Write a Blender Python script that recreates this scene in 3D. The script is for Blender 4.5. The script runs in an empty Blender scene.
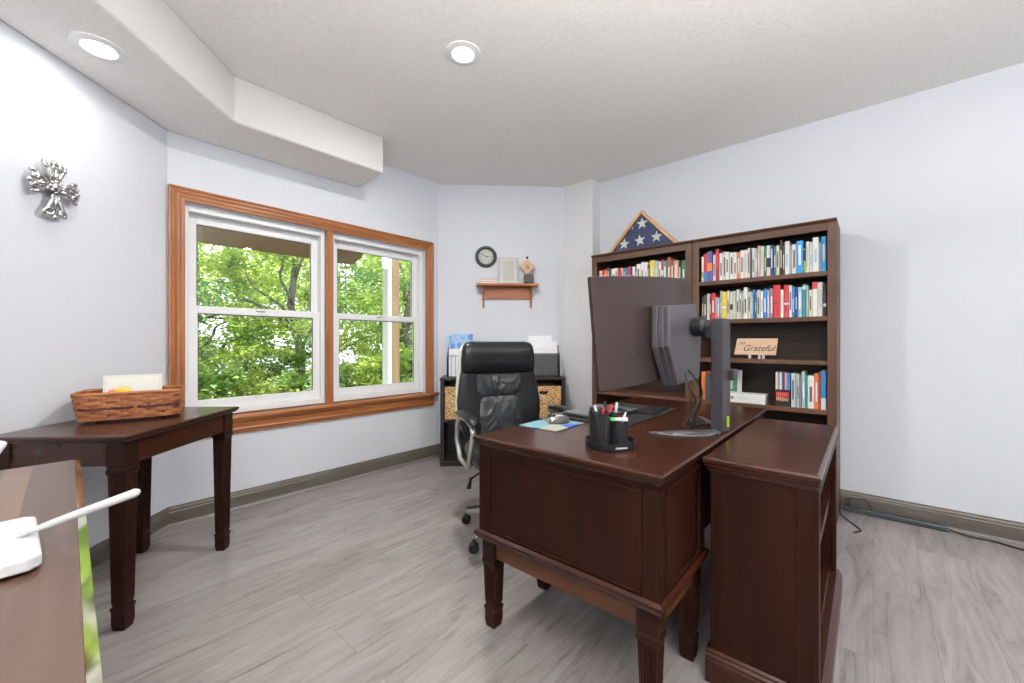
import bpy, bmesh, math, random
from mathutils import Vector, Matrix, noise as mnoise
random.seed(7)
PI = math.pi; R = math.radians
scn = bpy.context.scene
C = scn.collection

# ------------------------------------------------------------ camera
cam_d = bpy.data.cameras.new('camera'); cam = bpy.data.objects.new('camera', cam_d); C.objects.link(cam)
cam_d.sensor_width = 36.0; cam_d.lens = 36.0 * 412.0 / 1024.0; cam_d.clip_start = 0.03; cam_d.clip_end = 300
cam.location = (0, 0, 1.153)
W = R(41.3)
fw = Vector((math.cos(W), math.sin(W), 0)); rt = Vector((math.sin(W), -math.cos(W), 0)); up = Vector((0, 0, 1))
cam.rotation_euler = Matrix((rt, up, -fw)).transposed().to_euler()
scn.camera = cam

# ------------------------------------------------------------ world, sun, exposure
wd = bpy.data.worlds.new('world'); scn.world = wd; wd.use_nodes = True
nt = wd.node_tree; nt.nodes.clear()
wo = nt.nodes.new('ShaderNodeOutputWorld'); bg = nt.nodes.new('ShaderNodeBackground')
bg.inputs[0].default_value = (0.86, 0.93, 1.0, 1); bg.inputs[1].default_value = 3.0
nt.links.new(bg.outputs[0], wo.inputs[0])
sd = bpy.data.lights.new('sun', 'SUN'); sd.energy = 20.0; sd.angle = R(0.6); sd.color = (1, 0.95, 0.85)
sun = bpy.data.objects.new('sun', sd); C.objects.link(sun)
sun.rotation_euler = Vector((-0.55, 0.62, 1.0)).to_track_quat('Z', 'Y').to_euler()
vs = scn.view_settings
vs.view_transform = 'Standard'; vs.look = 'None'; vs.gamma = 1; vs.use_curve_mapping = False
vs.exposure = 0.0

def portal(name, loc, rot, sx, sy):
    l = bpy.data.lights.new(name, 'AREA'); l.shape = 'RECTANGLE'; l.size = sx; l.size_y = sy
    l.cycles.is_portal = True
    o = bpy.data.objects.new(name, l); C.objects.link(o); o.location = loc; o.rotation_euler = rot
portal('window_portal', (1.535, 3.46, 1.34), (R(-90), 0, 0), 1.95, 1.45)
portal('added_door_portal', (1.18, -3.1, 1.05), (R(90), 0, 0), 1.2, 2.1)

# ------------------------------------------------------------ materials
def mat(name, col=(.5, .5, .5), rough=.5, metal=0., spec=.5, coat=0., coat_r=.05, alpha=None, emis=None, estr=0.):
    m = bpy.data.materials.new(name); m.use_nodes = True
    b = m.node_tree.nodes['Principled BSDF']
    b.inputs['Base Color'].default_value = (*col, 1); b.inputs['Roughness'].default_value = rough
    b.inputs['Metallic'].default_value = metal; b.inputs['Specular IOR Level'].default_value = spec
    b.inputs['Coat Weight'].default_value = coat; b.inputs['Coat Roughness'].default_value = coat_r
    if emis: b.inputs['Emission Color'].default_value = (*emis, 1); b.inputs['Emission Strength'].default_value = estr
    return m
def nodes_of(m): return m.node_tree.nodes, m.node_tree.links, m.node_tree.nodes['Principled BSDF']
def coords(m, scale, kind='Object', rot=(0, 0, 0)):
    n, l, b = nodes_of(m)
    tc = n.new('ShaderNodeTexCoord'); mp = n.new('ShaderNodeMapping')
    mp.inputs['Scale'].default_value = scale; mp.inputs['Rotation'].default_value = rot
    l.new(tc.outputs[kind], mp.inputs[0]); return mp.outputs[0]
def noise_tex(m, vec, scale, detail=4, rough=.6, dist=0.):
    n, l, b = nodes_of(m); t = n.new('ShaderNodeTexNoise')
    t.inputs['Scale'].default_value = scale; t.inputs['Detail'].default_value = detail
    t.inputs['Roughness'].default_value = rough; t.inputs['Distortion'].default_value = dist
    l.new(vec, t.inputs['Vector']); return t.outputs['Fac']
def ramp(m, fac, stops):
    n, l, b = nodes_of(m); r = n.new('ShaderNodeValToRGB'); e = r.color_ramp.elements
    while len(e) < len(stops): e.new(.5)
    for i, (p, c) in enumerate(stops): e[i].position = p; e[i].color = (*c, 1)
    l.new(fac, r.inputs[0]); return r.outputs[0]
def bump(m, h, strength, dist=.01):
    n, l, b = nodes_of(m); t = n.new('ShaderNodeBump'); t.inputs['Strength'].default_value = strength
    t.inputs['Distance'].default_value = dist; l.new(h, t.inputs['Height']); l.new(t.outputs[0], b.inputs['Normal'])
def wood(name, dark, mid, light, axis='z', scale=1., rough=.35, coat=.3, coat_r=.15, bstr=.05):
    m = mat(name, mid, rough, coat=coat, coat_r=coat_r)
    s = {'x': (2.2, 26, 26), 'y': (26, 2.2, 26), 'z': (26, 26, 2.2)}[axis]
    v = coords(m, tuple(a * scale for a in s))
    f = noise_tex(m, v, 1.0, 6, .62, .6)
    n, l, b = nodes_of(m)
    l.new(ramp(m, f, [(.25, dark), (.5, mid), (.78, light)]), b.inputs['Base Color'])
    bump(m, f, bstr, .004)
    return m
def speckle(name, c1, c2, scale, rough, bstr=.2, bd=.003, detail=3, spec=.5):
    m = mat(name, c1, rough, spec=spec); v = coords(m, (1, 1, 1)); f = noise_tex(m, v, scale, detail)
    n, l, b = nodes_of(m); l.new(ramp(m, f, [(.35, c1), (.65, c2)]), b.inputs['Base Color']); bump(m, f, bstr, bd); return m

WALL = speckle('wall_paint', (.655, .682, .74), (.665, .692, .75), 30, .62, .012, .001)
CEIL = speckle('ceiling_texture', (.80, .79, .77), (.85, .84, .82), 42, .9, .3, .005, 5)
COLUMN = speckle('column_paint', (.72, .735, .745), (.73, .745, .755), 30, .7, .012, .001)
BASE = wood('baseboard_taupe', (.085, .072, .058), (.115, .10, .083), (.15, .134, .112), 'x', 1, .45, .1)
SHOE = wood('shoe_mould_taupe', (.13, .118, .105), (.175, .16, .147), (.22, .205, .19), 'x', 1, .5, .1)
OAK = wood('window_oak', (.21, .066, .018), (.33, .118, .036), (.45, .19, .068), 'x', 1, .4, .25)
OAKV = wood('window_oak_upright', (.21, .066, .018), (.33, .118, .036), (.45, .19, .068), 'z', 1, .4, .25)
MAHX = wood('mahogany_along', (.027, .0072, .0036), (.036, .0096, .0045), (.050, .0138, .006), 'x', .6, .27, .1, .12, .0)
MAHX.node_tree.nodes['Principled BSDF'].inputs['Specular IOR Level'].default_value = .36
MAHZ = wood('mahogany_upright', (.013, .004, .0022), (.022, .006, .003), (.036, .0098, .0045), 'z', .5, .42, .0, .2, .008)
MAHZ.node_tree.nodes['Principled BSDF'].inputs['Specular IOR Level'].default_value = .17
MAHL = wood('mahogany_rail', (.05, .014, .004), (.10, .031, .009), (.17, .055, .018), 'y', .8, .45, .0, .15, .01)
CASE = wood('bookcase_walnut', (.060, .024, .012), (.094, .040, .020), (.135, .062, .034), 'z', .7, .5, .05, .2)
CASEH = wood('bookcase_walnut_across', (.060, .024, .012), (.094, .040, .020), (.135, .062, .034), 'x', .7, .5, .05, .2)
CASEB = wood('bookcase_back', (.026, .014, .009), (.042, .023, .015), (.062, .036, .024), 'x', .6, .5, .1)
SHELFW = wood('shelf_oak', (.24, .062, .016), (.38, .108, .028), (.50, .17, .05), 'x', 1, .4, .2)
WHITE = mat('vinyl_white', (.78, .79, .80), .35)
BLK = mat('black_plastic', (.012, .012, .014), .35)
BLKM = mat('black_metal', (.018, .018, .02), .4, .3)
ESPR = wood('espresso_laminate', (.012, .010, .009), (.017, .014, .013), (.026, .022, .02), 'x', 1, .4, .1)
CHROME = mat('chrome', (.75, .75, .76), .16, 1.)
SILV = mat('satin_silver', (.50, .51, .48), .38, .75)
SHELLM = mat('pale_grey_shell', (.50, .54, .47), .35)
PAPER = speckle('paper', (.78, .79, .82), (.84, .85, .87), 40, .7, .05)
LEATHER = speckle('black_leather', (.009, .0095, .011), (.014, .0145, .017), 90, .3, .1, .0015, 4, .32)
LEATHER2 = mat('grey_leather', (.024, .026, .032), .34)
n_, l_, b_ = nodes_of(LEATHER2)
bump(LEATHER2, noise_tex(LEATHER2, coords(LEATHER2, (1, 1, .6)), 8, 3, .5, 1.6), .9, .03)
GREYP = mat('gunmetal_plastic', (.085, .080, .088), .42, .35)
MONB = mat('monitor_back', (.070, .047, .046), .33, .5)
MONS = mat('monitor_housing', (.115, .105, .122), .4, .4)
TAN = wood('tan_wood', (.50, .32, .20), (.62, .42, .28), (.72, .52, .36), 'x', 1, .6, 0)
INK = mat('ink', (.05, .035, .03), .6)

def make_floor_mat():
    m = mat('grey_plank_floor', (.4, .37, .36), .34, spec=.45); n, l, b = nodes_of(m)
    v = coords(m, (1, 1, 1))
    br = n.new('ShaderNodeTexBrick'); br.offset = .37; br.inputs['Scale'].default_value = 1
    br.inputs['Brick Width'].default_value = 1.22; br.inputs['Row Height'].default_value = .18
    br.inputs['Mortar Size'].default_value = .0012; br.inputs['Mortar Smooth'].default_value = .3
    br.inputs['Color1'].default_value = (0, 0, 0, 1); br.inputs['Color2'].default_value = (1, 1, 1, 1)
    br.inputs['Mortar'].default_value = (.5, .5, .5, 1)
    l.new(v, br.inputs['Vector'])
    # offset the grain per plank
    ad = n.new('ShaderNodeVectorMath'); ad.operation = 'MULTIPLY_ADD'
    ad.inputs[1].default_value = (7.3, 5.1, 3.7); l.new(br.outputs['Color'], ad.inputs[0]); l.new(v, ad.inputs[2])
    mp = n.new('ShaderNodeMapping'); mp.inputs['Scale'].default_value = (.9, 6.5, 1); l.new(ad.outputs[0], mp.inputs[0])
    g1 = noise_tex(m, mp.outputs[0], 2.2, 8, .68, 1.6)
    mp2 = n.new('ShaderNodeMapping'); mp2.inputs['Scale'].default_value = (3, 60, 1); l.new(ad.outputs[0], mp2.inputs[0])
    g2 = noise_tex(m, mp2.outputs[0], 1.5, 3, .6)
    c1 = ramp(m, g1, [(.30, (.135, .115, .111)), (.42, (.235, .210, .206)), (.55, (.29, .262, .258)), (.75, (.335, .307, .303))])
    mx = n.new('ShaderNodeMix'); mx.data_type = 'RGBA'; mx.blend_type = 'MULTIPLY'; mx.inputs[0].default_value = .35
    l.new(c1, mx.inputs[6]); l.new(ramp(m, g2, [(.3, (.76, .75, .74)), (.7, (1.08, 1.08, 1.08))]), mx.inputs[7])
    mx2 = n.new('ShaderNodeMix'); mx2.data_type = 'RGBA'; mx2.blend_type = 'MULTIPLY'; mx2.inputs[0].default_value = 1
    l.new(mx.outputs[2], mx2.inputs[6]); l.new(ramp(m, br.outputs['Color'], [(0, (.9, .9, .9)), (1, (1.06, 1.06, 1.06))]), mx2.inputs[7])
    mx3 = n.new('ShaderNodeMix'); mx3.data_type = 'RGBA'; mx3.inputs[7].default_value = (.17, .152, .15, 1)
    l.new(br.outputs['Fac'], mx3.inputs[0]); l.new(mx2.outputs[2], mx3.inputs[6])
    l.new(mx3.outputs[2], b.inputs['Base Color'])
    rr = n.new('ShaderNodeMapRange'); rr.inputs[3].default_value = .26; rr.inputs[4].default_value = .42
    l.new(g2, rr.inputs[0]); l.new(rr.outputs[0], b.inputs['Roughness'])
    bump(m, g2, .08, .002)
    return m
FLOOR = make_floor_mat()

def make_glass():
    m = bpy.data.materials.new('window_glass'); m.use_nodes = True; n = m.node_tree.nodes; l = m.node_tree.links; n.clear()
    o = n.new('ShaderNodeOutputMaterial'); t = n.new('ShaderNodeBsdfTransparent'); g = n.new('ShaderNodeBsdfGlossy')
    g.inputs['Roughness'].default_value = .01; t.inputs[0].default_value = (.97, .985, .975, 1)
    f = n.new('ShaderNodeFresnel'); f.inputs[0].default_value = 1.45; mx = n.new('ShaderNodeMixShader')
    l.new(f.outputs[0], mx.inputs[0]); l.new(t.outputs[0], mx.inputs[1]); l.new(g.outputs[0], mx.inputs[2]); l.new(mx.outputs[0], o.inputs[0])
    return m
GLASS = make_glass()
def make_mesh_mat(name, col, a):
    m = bpy.data.materials.new(name); m.use_nodes = True; n = m.node_tree.nodes; l = m.node_tree.links; b = n['Principled BSDF']
    b.inputs['Base Color'].default_value = (*col, 1); b.inputs['Roughness'].default_value = .35; b.inputs['Alpha'].default_value = a
    return m
SMOKE = make_mesh_mat('smoky_clear_plastic', (.02, .022, .024), .72)
WIREM = make_mesh_mat('fine_black_mesh', (.03, .03, .035), .45)
LAMP = mat('lamp_lens', (1, 1, 1), .5, emis=(1, .97, .92), estr=14)
LEAFS = []
for i, c in enumerate([(.33, .46, .12), (.46, .55, .15), (.24, .38, .11), (.17, .30, .12)]):
    m = bpy.data.materials.new('leaf_green'); m.use_nodes = True; n = m.node_tree.nodes; l = m.node_tree.links; n.clear()
    o = n.new('ShaderNodeOutputMaterial'); d = n.new('ShaderNodeBsdfDiffuse'); t = n.new('ShaderNodeBsdfTranslucent'); mx = n.new('ShaderNodeMixShader')
    d.inputs[0].default_value = (*c, 1); t.inputs[0].default_value = (c[0] * 1.25, c[1] * 1.15, c[2], 1); mx.inputs[0].default_value = .5
    l.new(d.outputs[0], mx.inputs[1]); l.new(t.outputs[0], mx.inputs[2]); l.new(mx.outputs[0], o.inputs[0]); LEAFS.append(m)
BARK = speckle('bark', (.10, .085, .07), (.20, .18, .15), 14, .9, .6, .02)
GRASS = speckle('undergrowth', (.05, .10, .02), (.12, .2, .04), 3, .9)
PORCH = wood('porch_ceiling_brown', (.14, .050, .022), (.18, .066, .030), (.22, .085, .04), 'x', .5, .7, 0)
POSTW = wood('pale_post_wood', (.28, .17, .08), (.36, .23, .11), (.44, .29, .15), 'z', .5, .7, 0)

# ------------------------------------------------------------ mesh helpers
class MB:
    def __init__(s): s.bm = bmesh.new(); s.mi = 0; s.M = Matrix.Identity(4)
    def _add(s, vs, fs, M=None):
        M = s.M @ M if M is not None else s.M
        v = [s.bm.verts.new(M @ Vector(p)) for p in vs]
        out = []
        for f in fs:
            try: q = s.bm.faces.new([v[i] for i in f]); q.material_index = s.mi; out.append(q)
            except ValueError: pass
        return v, out
    def box(s, x0, x1, y0, y1, z0, z1, M=None):
        s._add([(x, y, z) for x in (x0, x1) for y in (y0, y1) for z in (z0, z1)],
               [(0, 1, 3, 2), (4, 6, 7, 5), (0, 4, 5, 1), (2, 3, 7, 6), (0, 2, 6, 4), (1, 5, 7, 3)], M); return s
    def loft(s, rings, cap=True, M=None, closed=True):
        n = len(rings[0]); vs = [p for r in rings for p in r]; fs = []
        for i in range(len(rings) - 1):
            for j in range(n if closed else n - 1):
                a = i * n + j; b = i * n + (j + 1) % n; fs.append((a, b, b + n, a + n))
        if cap: fs.append(tuple(range(n))[::-1]); fs.append(tuple((len(rings) - 1) * n + j for j in range(n)))
        s._add(vs, fs, M); return s
    def prism(s, pts, y0, y1, M=None):      # pts in (x,z), extruded along y
        return s.loft([[(x, y0, z) for x, z in pts], [(x, y1, z) for x, z in pts]], M=M)
    def slab(s, pts, z0, z1, M=None):       # pts in (x,y), extruded up
        return s.loft([[(x, y, z0) for x, y in pts], [(x, y, z1) for x, y in pts]], M=M)
    def lathe(s, prof, n=24, c=(0, 0, 0), M=None):   # prof (r,z)
        rings = [[(c[0] + r * math.cos(2 * PI * j / n), c[1] + r * math.sin(2 * PI * j / n), c[2] + z) for j in range(n)] for r, z in prof]
        if prof[0][0] > .01: rings.append(rings[0]); return s.loft(rings, cap=False, M=M)
        return s.loft(rings, M=M)
    def tube(s, path, r, n=8, M=None, cap=True, flat=1.):
        P = [Vector(p) for p in path]; rings = []; prev = None
        for i, p in enumerate(P):
            t = (P[min(i + 1, len(P) - 1)] - P[max(i - 1, 0)]).normalized()
            if prev is None: a = t.orthogonal().normalized() if abs(t.z) > .95 else t.cross(Vector((0, 0, 1))).normalized()
            else: a = (prev - t * prev.dot(t)).normalized()
            prev = a; b = t.cross(a); rr = r[i] if isinstance(r, (list, tuple)) else r
            rings.append([tuple(p + a * rr * math.cos(2 * PI * j / n) + b * rr * flat * math.sin(2 * PI * j / n)) for j in range(n)])
        return s.loft(rings, cap=cap, M=M)
    def sphere(s, c, r, sc=(1, 1, 1), n=16, M=None):
        rings = []
        for i in range(1, n // 2):
            a = PI * i / (n // 2); rings.append([(c[0] + r * sc[0] * math.sin(a) * math.cos(2 * PI * j / n), c[1] + r * sc[1] * math.sin(a) * math.sin(2 * PI * j / n), c[2] - r * sc[2] * math.cos(a)) for j in range(n)])
        return s.loft(rings, M=M)
    def build(s, name, mats, parent=None, smooth=False, bev=0., seg=2, sub=0, angle=35):
        bmesh.ops.recalc_face_normals(s.bm, faces=s.bm.faces)
        me = bpy.data.meshes.new(name); s.bm.to_mesh(me); s.bm.free()
        for m in (mats if isinstance(mats, (list, tuple)) else [mats]): me.materials.append(m)
        if smooth: me.shade_smooth()
        o = bpy.data.objects.new(name, me); C.objects.link(o)
        if parent: o.parent = parent
        if bev:
            b = o.modifiers.new('bevel', 'BEVEL'); b.width = bev; b.segments = seg; b.limit_method = 'ANGLE'; b.angle_limit = R(angle)
            b.harden_normals = False
        if sub: q = o.modifiers.new('sub', 'SUBSURF'); q.levels = sub; q.render_levels = sub
        return o
def tag(o, label=None, cat=None, group=None, kind=None):
    if label: o['label'] = label
    if cat: o['category'] = cat
    if group: o['group'] = group
    if kind: o['kind'] = kind
    return o
def empty(name, loc, rz=0, label=None, cat=None, group=None):
    o = bpy.data.objects.new(name, None); C.objects.link(o); o.location = loc; o.rotation_euler = (0, 0, R(rz)); o.empty_display_size = .1
    return tag(o, label, cat, group)
def structure(name, mb, m, **k): return tag(mb.build(name, m, **k), kind='structure')
def copy_tree(o, parent=None):
    c = o.copy(); C.objects.link(c)
    if parent: c.parent = parent
    for ch in list(o.children): copy_tree(ch, c)
    return c
def rotm(axis, deg, loc=(0, 0, 0)): return Matrix.Translation(loc) @ Matrix.Rotation(R(deg), 4, axis)
def text_obj(name, body, size, m, parent, M, ext=.0005, shear=0., sx=1.):
    cu = bpy.data.curves.new(name, 'FONT'); cu.body = body; cu.size = size; cu.extrude = ext; cu.align_x = 'CENTER'; cu.align_y = 'CENTER'; cu.shear = shear
    t = bpy.data.objects.new(name, cu); C.objects.link(t); bpy.context.view_layer.update()
    me = bpy.data.meshes.new_from_object(t); bpy.data.objects.remove(t)
    me.transform(M @ Matrix.Diagonal((sx, 1, 1, 1))); me.materials.clear(); me.materials.append(m)
    o = bpy.data.objects.new(name, me); C.objects.link(o)
    if parent: o.parent = parent
    return o

# ------------------------------------------------------------ the room
H = 2.74; HS = 2.46
A, B_, C_, D_, E_, F_, G_, H_ = (.51, 3.30), (2.63, 3.30), (3.535, 2.395), (3.535, 2.06), (3.68, 2.06), (3.68, -3.0), (-1.8, -3.0), (-1.8, .99)
poly = [A, B_, C_, D_, E_, F_, G_, H_]
structure('floor', MB().slab([(-2.0, -3.2), (3.9, -3.2), (3.9, 2.1), (3.7, 2.5), (2.7, 3.5), (.45, 3.5), (-2.0, 1.05)], -.12, 0), FLOOR)
structure('ceiling', MB().slab([(-2.0, -3.2), (3.9, -3.2), (3.9, 2.1), (3.7, 2.5), (2.7, 3.5), (.45, 3.5), (-2.0, 1.05)], H, H + .15), CEIL)
def wall_seg(name, p, q, m=WALL, t=.14, holes=None, e0=0., e1=0.):
    p = Vector(p); q = Vector(q); d = (q - p); L = d.length; d.normalize()      # room lies to the right of p->q
    ang = math.degrees(math.atan2(d.y, d.x)); mb = MB(); mb.M = rotm('Z', ang, (p.x, p.y, 0))
    if not holes: mb.box(-e0, L + e1, 0, t, 0, H)
    else:
        x0, x1, z0, z1 = holes
        mb.box(-e0, x0, 0, t, 0, H); mb.box(x1, L + e1, 0, t, 0, H)
        mb.box(x0, x1, 0, t, z1, H)
        if z0 > 0: mb.box(x0, x1, 0, t, 0, z0)
    return structure(name, mb, m)
wall_seg('wall_left', H_, A, e0=.06)
wall_seg('wall_window', A, B_, holes=(.085, 1.96, .62, 2.045), e0=.0, e1=.0)
wall_seg('wall_corner', B_, C_)
structure('wall_column', MB().slab([(3.535, 2.06), (3.68, 2.06), (3.82, 2.06), (3.82, 2.395), (3.535, 2.395)], 0, H), COLUMN)
wall_seg('wall_right', (3.68, 2.06), F_, e1=.14)
wall_seg('wall_rear', F_, G_, holes=(1.9, 3.1, 0, 2.1), e1=.14)  # opening added to bring daylight in from behind
wall_seg('wall_side', G_, H_)
# soffit along the left and window walls
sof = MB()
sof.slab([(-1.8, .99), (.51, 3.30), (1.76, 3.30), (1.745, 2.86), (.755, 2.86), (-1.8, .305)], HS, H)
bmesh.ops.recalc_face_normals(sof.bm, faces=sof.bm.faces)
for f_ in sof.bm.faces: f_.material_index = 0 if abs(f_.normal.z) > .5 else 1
structure('trim_1', sof, [CEIL, mat('soffit_paint_shaded', (.58, .575, .565), .7)], bev=.012, seg=2)  # smooth paint; shade on the side faces is put into its darker grey
# baseboards
def baseboard(name, p, q, e0=0, e1=0):
    p = Vector(p); q = Vector(q); d = (q - p); L = d.length; d.normalize()
    ang = math.degrees(math.atan2(d.y, d.x)); o = MB()
    # profile (y,z); y negative = into the room
    prof = [(0, 0), (-.016, 0), (-.016, .088), (-.012, .094), (-.012, .104), (-.006, .114), (-.006, .122), (0, .122)]
    o.loft([[(-e0, y, z) for y, z in prof], [(L + e1, y, z) for y, z in prof]])
    o.mi = 1
    shoe = [(-.016, 0), (-.034, 0), (-.033, .008), (-.027, .016), (-.016, .02)]
    o.loft([[(-e0, y, z) for y, z in shoe], [(L + e1, y, z) for y, z in shoe]])
    b = structure(name, o, [BASE, SHOE]); b.location = (p.x, p.y, 0); b.rotation_euler = (0, 0, R(ang)); return b
baseboard('baseboard_left', H_, A)
baseboard('baseboard_window', A, B_)
baseboard('baseboard_corner', B_, C_)
baseboard('baseboard_column', C_, D_, e1=.0)
baseboard('baseboard_right', E_, F_)
baseboard('baseboard_side', G_, H_)

# ---- twin window
def window_unit(name, x0, x1, mesh_y=3.36):
    z0, z1 = .655, 2.045
    root = structure(name, MB().box(x0, x0 + .03, mesh_y - .02, mesh_y + .08, z0, z1).box(x1 - .03, x1, mesh_y - .02, mesh_y + .08, z0, z1)
                     .box(x0 + .03, x1 - .03, mesh_y - .02, mesh_y + .08, z1 - .045, z1).box(x0 + .03, x1 - .03, mesh_y - .02, mesh_y + .08, z0, z0 + .045), WHITE, bev=.004)
    def sash(y, za, zb, rb, rtp):
        s = MB(); a, b = x0 + .03, x1 - .03; w = .052
        s.box(a, a + w, y, y + .03, za, zb).box(b - w, b, y, y + .03, za, zb)
        s.box(a + w, b - w, y, y + .03, zb - rtp, zb).box(a + w, b - w, y, y + .03, za, za + rb)
        f = s.build('window_sash', WHITE, root, bev=.004)
        MB().box(a + w, b - w, y + .012, y + .016, za + rb, zb - rtp).build('window_pane', GLASS, f)
        g = MB(); t = .004      # dark glazing gasket
        g.box(a + w, a + w + t, y + .008, y + .011, za + rb, zb - rtp).box(b - w - t, b - w, y + .008, y + .011, za + rb, zb - rtp)
        g.box(a + w + t, b - w - t, y + .008, y + .011, zb - rtp - t, zb - rtp)
        g.build('glazing_gasket', BLK, f)
        return f
    sash(mesh_y + .005, z0 + .045, 1.39, .062, .05)
    sash(mesh_y + .04, 1.335, z1 - .045, .05, .062)
    k = MB(); xm = (x0 + x1) / 2
    k.box(xm - .03, xm + .03, mesh_y - .008, mesh_y + .005, 1.372, 1.39).build('sash_lock', WHITE, root, bev=.003)
    return root
window_unit('window_1', .595, 1.505)
window_unit('window_2', 1.555, 2.468)
def casing_profile(o, p, q, wdt, inward):      # stepped casing strip from p to q (x,z) ; inward = unit (x,z) to the glass
    p = Vector((p[0], 0, p[1])); q = Vector((q[0], 0, q[1])); iv = Vector((inward[0], 0, inward[1]))
    d = (q - p).normalized()
    prof = [(0, 0), (0, -.024), (.012, -.027), (.018, -.020), (.026, -.020), (.030, -.024), (.045, -.018), (.056, -.018), (.062, -.013), (wdt - .004, -.011), (wdt, -.006), (wdt, 0)]
    o.loft([[tuple(p + d * u + iv * u + Vector((0, 3.30 + y, 0))) for u, y in prof], [tuple(q - d * u + iv * u + Vector((0, 3.30 + y, 0))) for u, y in prof]])
xa, xb, zt = .512, 2.556, 2.13
o = MB(); casing_profile(o, (xa, zt), (xb, zt), .085, (0, -1)); c_top = structure('trim_2', o, OAK)
def upright(name, x, inw):
    o = MB(); p = Vector((x, 0, .63)); iv = Vector((inw, 0, 0))
    prof = [(0, 0), (0, -.024), (.012, -.027), (.018, -.020), (.026, -.020), (.030, -.024), (.045, -.018), (.056, -.018), (.062, -.013), (.081, -.011), (.085, -.006), (.085, 0)]
    o.loft([[(x + inw * u, 3.30 + y, .635) for u, y in prof], [(x + inw * u, 3.30 + y, zt - u) for u, y in prof]])
    return structure(name, o, OAKV)
upright('trim_3', xa, 1); upright('trim_4', xb, -1)
structure('trim_5', MB().box(1.505, 1.555, 3.292, 3.42, .64, 2.045), OAKV, bev=.003)
structure('trim_6', MB().box(2.471, 2.477, 3.295, 3.42, .64, 2.045).box(.589, .594, 3.295, 3.42, .64, 2.045), OAKV)
sl = MB()
sl.loft([[(x, 3.42, .622), (x, 3.25, .622), (x, 3.243, .628), (x, 3.243, .642), (x, 3.25, .648), (x, 3.42, .648)] for x in (.512, 2.60)])
structure('trim_7', sl, OAK)
ap = MB()
prof = [(3.30, .622), (3.262, .622), (3.262, .606), (3.276, .596), (3.276, .560), (3.270, .552), (3.280, .540), (3.284, .522), (3.30, .518)]
ap.loft([[(x, y, z) for y, z in prof] for x in (.53, 2.56)])
structure('trim_8', ap, OAK)

# rear door frame, unseen and added to let daylight in behind the camera
o = MB()
for x in (.58, 1.15, 1.72): o.box(x, x + .06, -3.1, -3.06, 0, 2.1)
o.box(.64, 1.78, -3.1, -3.06, 2.03, 2.1).box(.64, 1.78, -3.1, -3.06, 0, .08)
structure('added_door_1', o, WHITE)

# ------------------------------------------------------------ recessed lights
def ceiling_light(x, y, z, label, power=22, lens=.054):
    t = empty('recessed_light', (x, y, z), 0, label, 'ceiling light')
    MB().lathe([(.053, -.0005), (.062, -.009), (.070, -.010), (.096, -.005), (.098, 0), (.053, 0)], 40).build('light_trim', WHITE, t, smooth=False)
    MB().lathe([(0.001, -.0035), (lens - .002, -.0035), (lens - .002, -.0015), (0.001, -.0015)], 32).build('lamp_lens', LAMP, t)
    l = bpy.data.lights.new('recessed_lamp', 'AREA'); l.shape = 'DISK'; l.size = .13; l.energy = power; l.color = (1, .965, .915)
    lo = bpy.data.objects.new('recessed_lamp', l); C.objects.link(lo); lo.location = (0, 0, -.014); lo.parent = t
    return t
ceiling_light(1.527, 1.70, H, 'round white recessed light in the flat main ceiling', 40)
ceiling_light(.165, 2.59, HS, 'round white recessed light in the lowered soffit above the cross', 3)
for (x, y, nm) in [(2.30, -1.18, 'near the right wall'), (-.7, -.7, 'near the side wall, added unseen for fill')]:  # the side-wall one is unseen, added for more light from behind
    ceiling_light(x, y, H, 'round white recessed light behind the camera ' + nm, 14)
fl_ = empty('added_floor_lamp', (.15, -.75, 0), 0, 'added unseen torchiere floor lamp, black with an upturned bowl, for ceiling fill light', 'floor lamp')  # unseen lamp added to bounce soft fill light off the ceiling
MB().lathe([(.001, 0), (.15, 0), (.15, .015), (.02, .03), (.001, .03)], 32).build('added_lamp_base', BLKM, fl_)
MB().lathe([(.001, .03), (.012, .03), (.012, 1.72), (.001, 1.72)], 12).build('added_lamp_pole', BLKM, fl_)
MB().lathe([(.012, 1.70), (.06, 1.71), (.17, 1.80), (.165, 1.805), (.055, 1.725), (.012, 1.715)], 32).build('added_lamp_bowl', BLKM, fl_)
l = bpy.data.lights.new('fill_uplight', 'AREA'); l.shape = 'DISK'; l.size = .26; l.energy = 240; l.color = (1, .975, .94)
lo = bpy.data.objects.new('fill_uplight', l); C.objects.link(lo); lo.location = (0, 0, 1.80); lo.rotation_euler = (PI, 0, 0); lo.parent = fl_

# ------------------------------------------------------------ outside
structure('ground', MB().slab([(-30, 3.6), (40, 3.6), (40, 40), (-30, 40)], -1.6, -1.5), GRASS)
pr = structure('porch_ceiling', MB().slab([(-3.5, 3.5), (3.15, 3.5), (3.32, 6.0), (3.55, 6.5), (3.73, 7.15), (-3.5, 7.15)], 2.56, 2.68).box(-3.5, 3.72, 7.1, 7.18, 2.555, 2.75), PORCH)
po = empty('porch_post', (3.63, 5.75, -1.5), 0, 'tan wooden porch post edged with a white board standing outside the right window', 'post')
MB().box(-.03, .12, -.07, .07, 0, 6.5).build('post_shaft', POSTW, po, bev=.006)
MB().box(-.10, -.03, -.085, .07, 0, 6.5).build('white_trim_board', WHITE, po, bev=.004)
MB().box(-.12, .14, -.1, .09, 0, .2).build('post_foot', POSTW, po, bev=.006)

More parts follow.
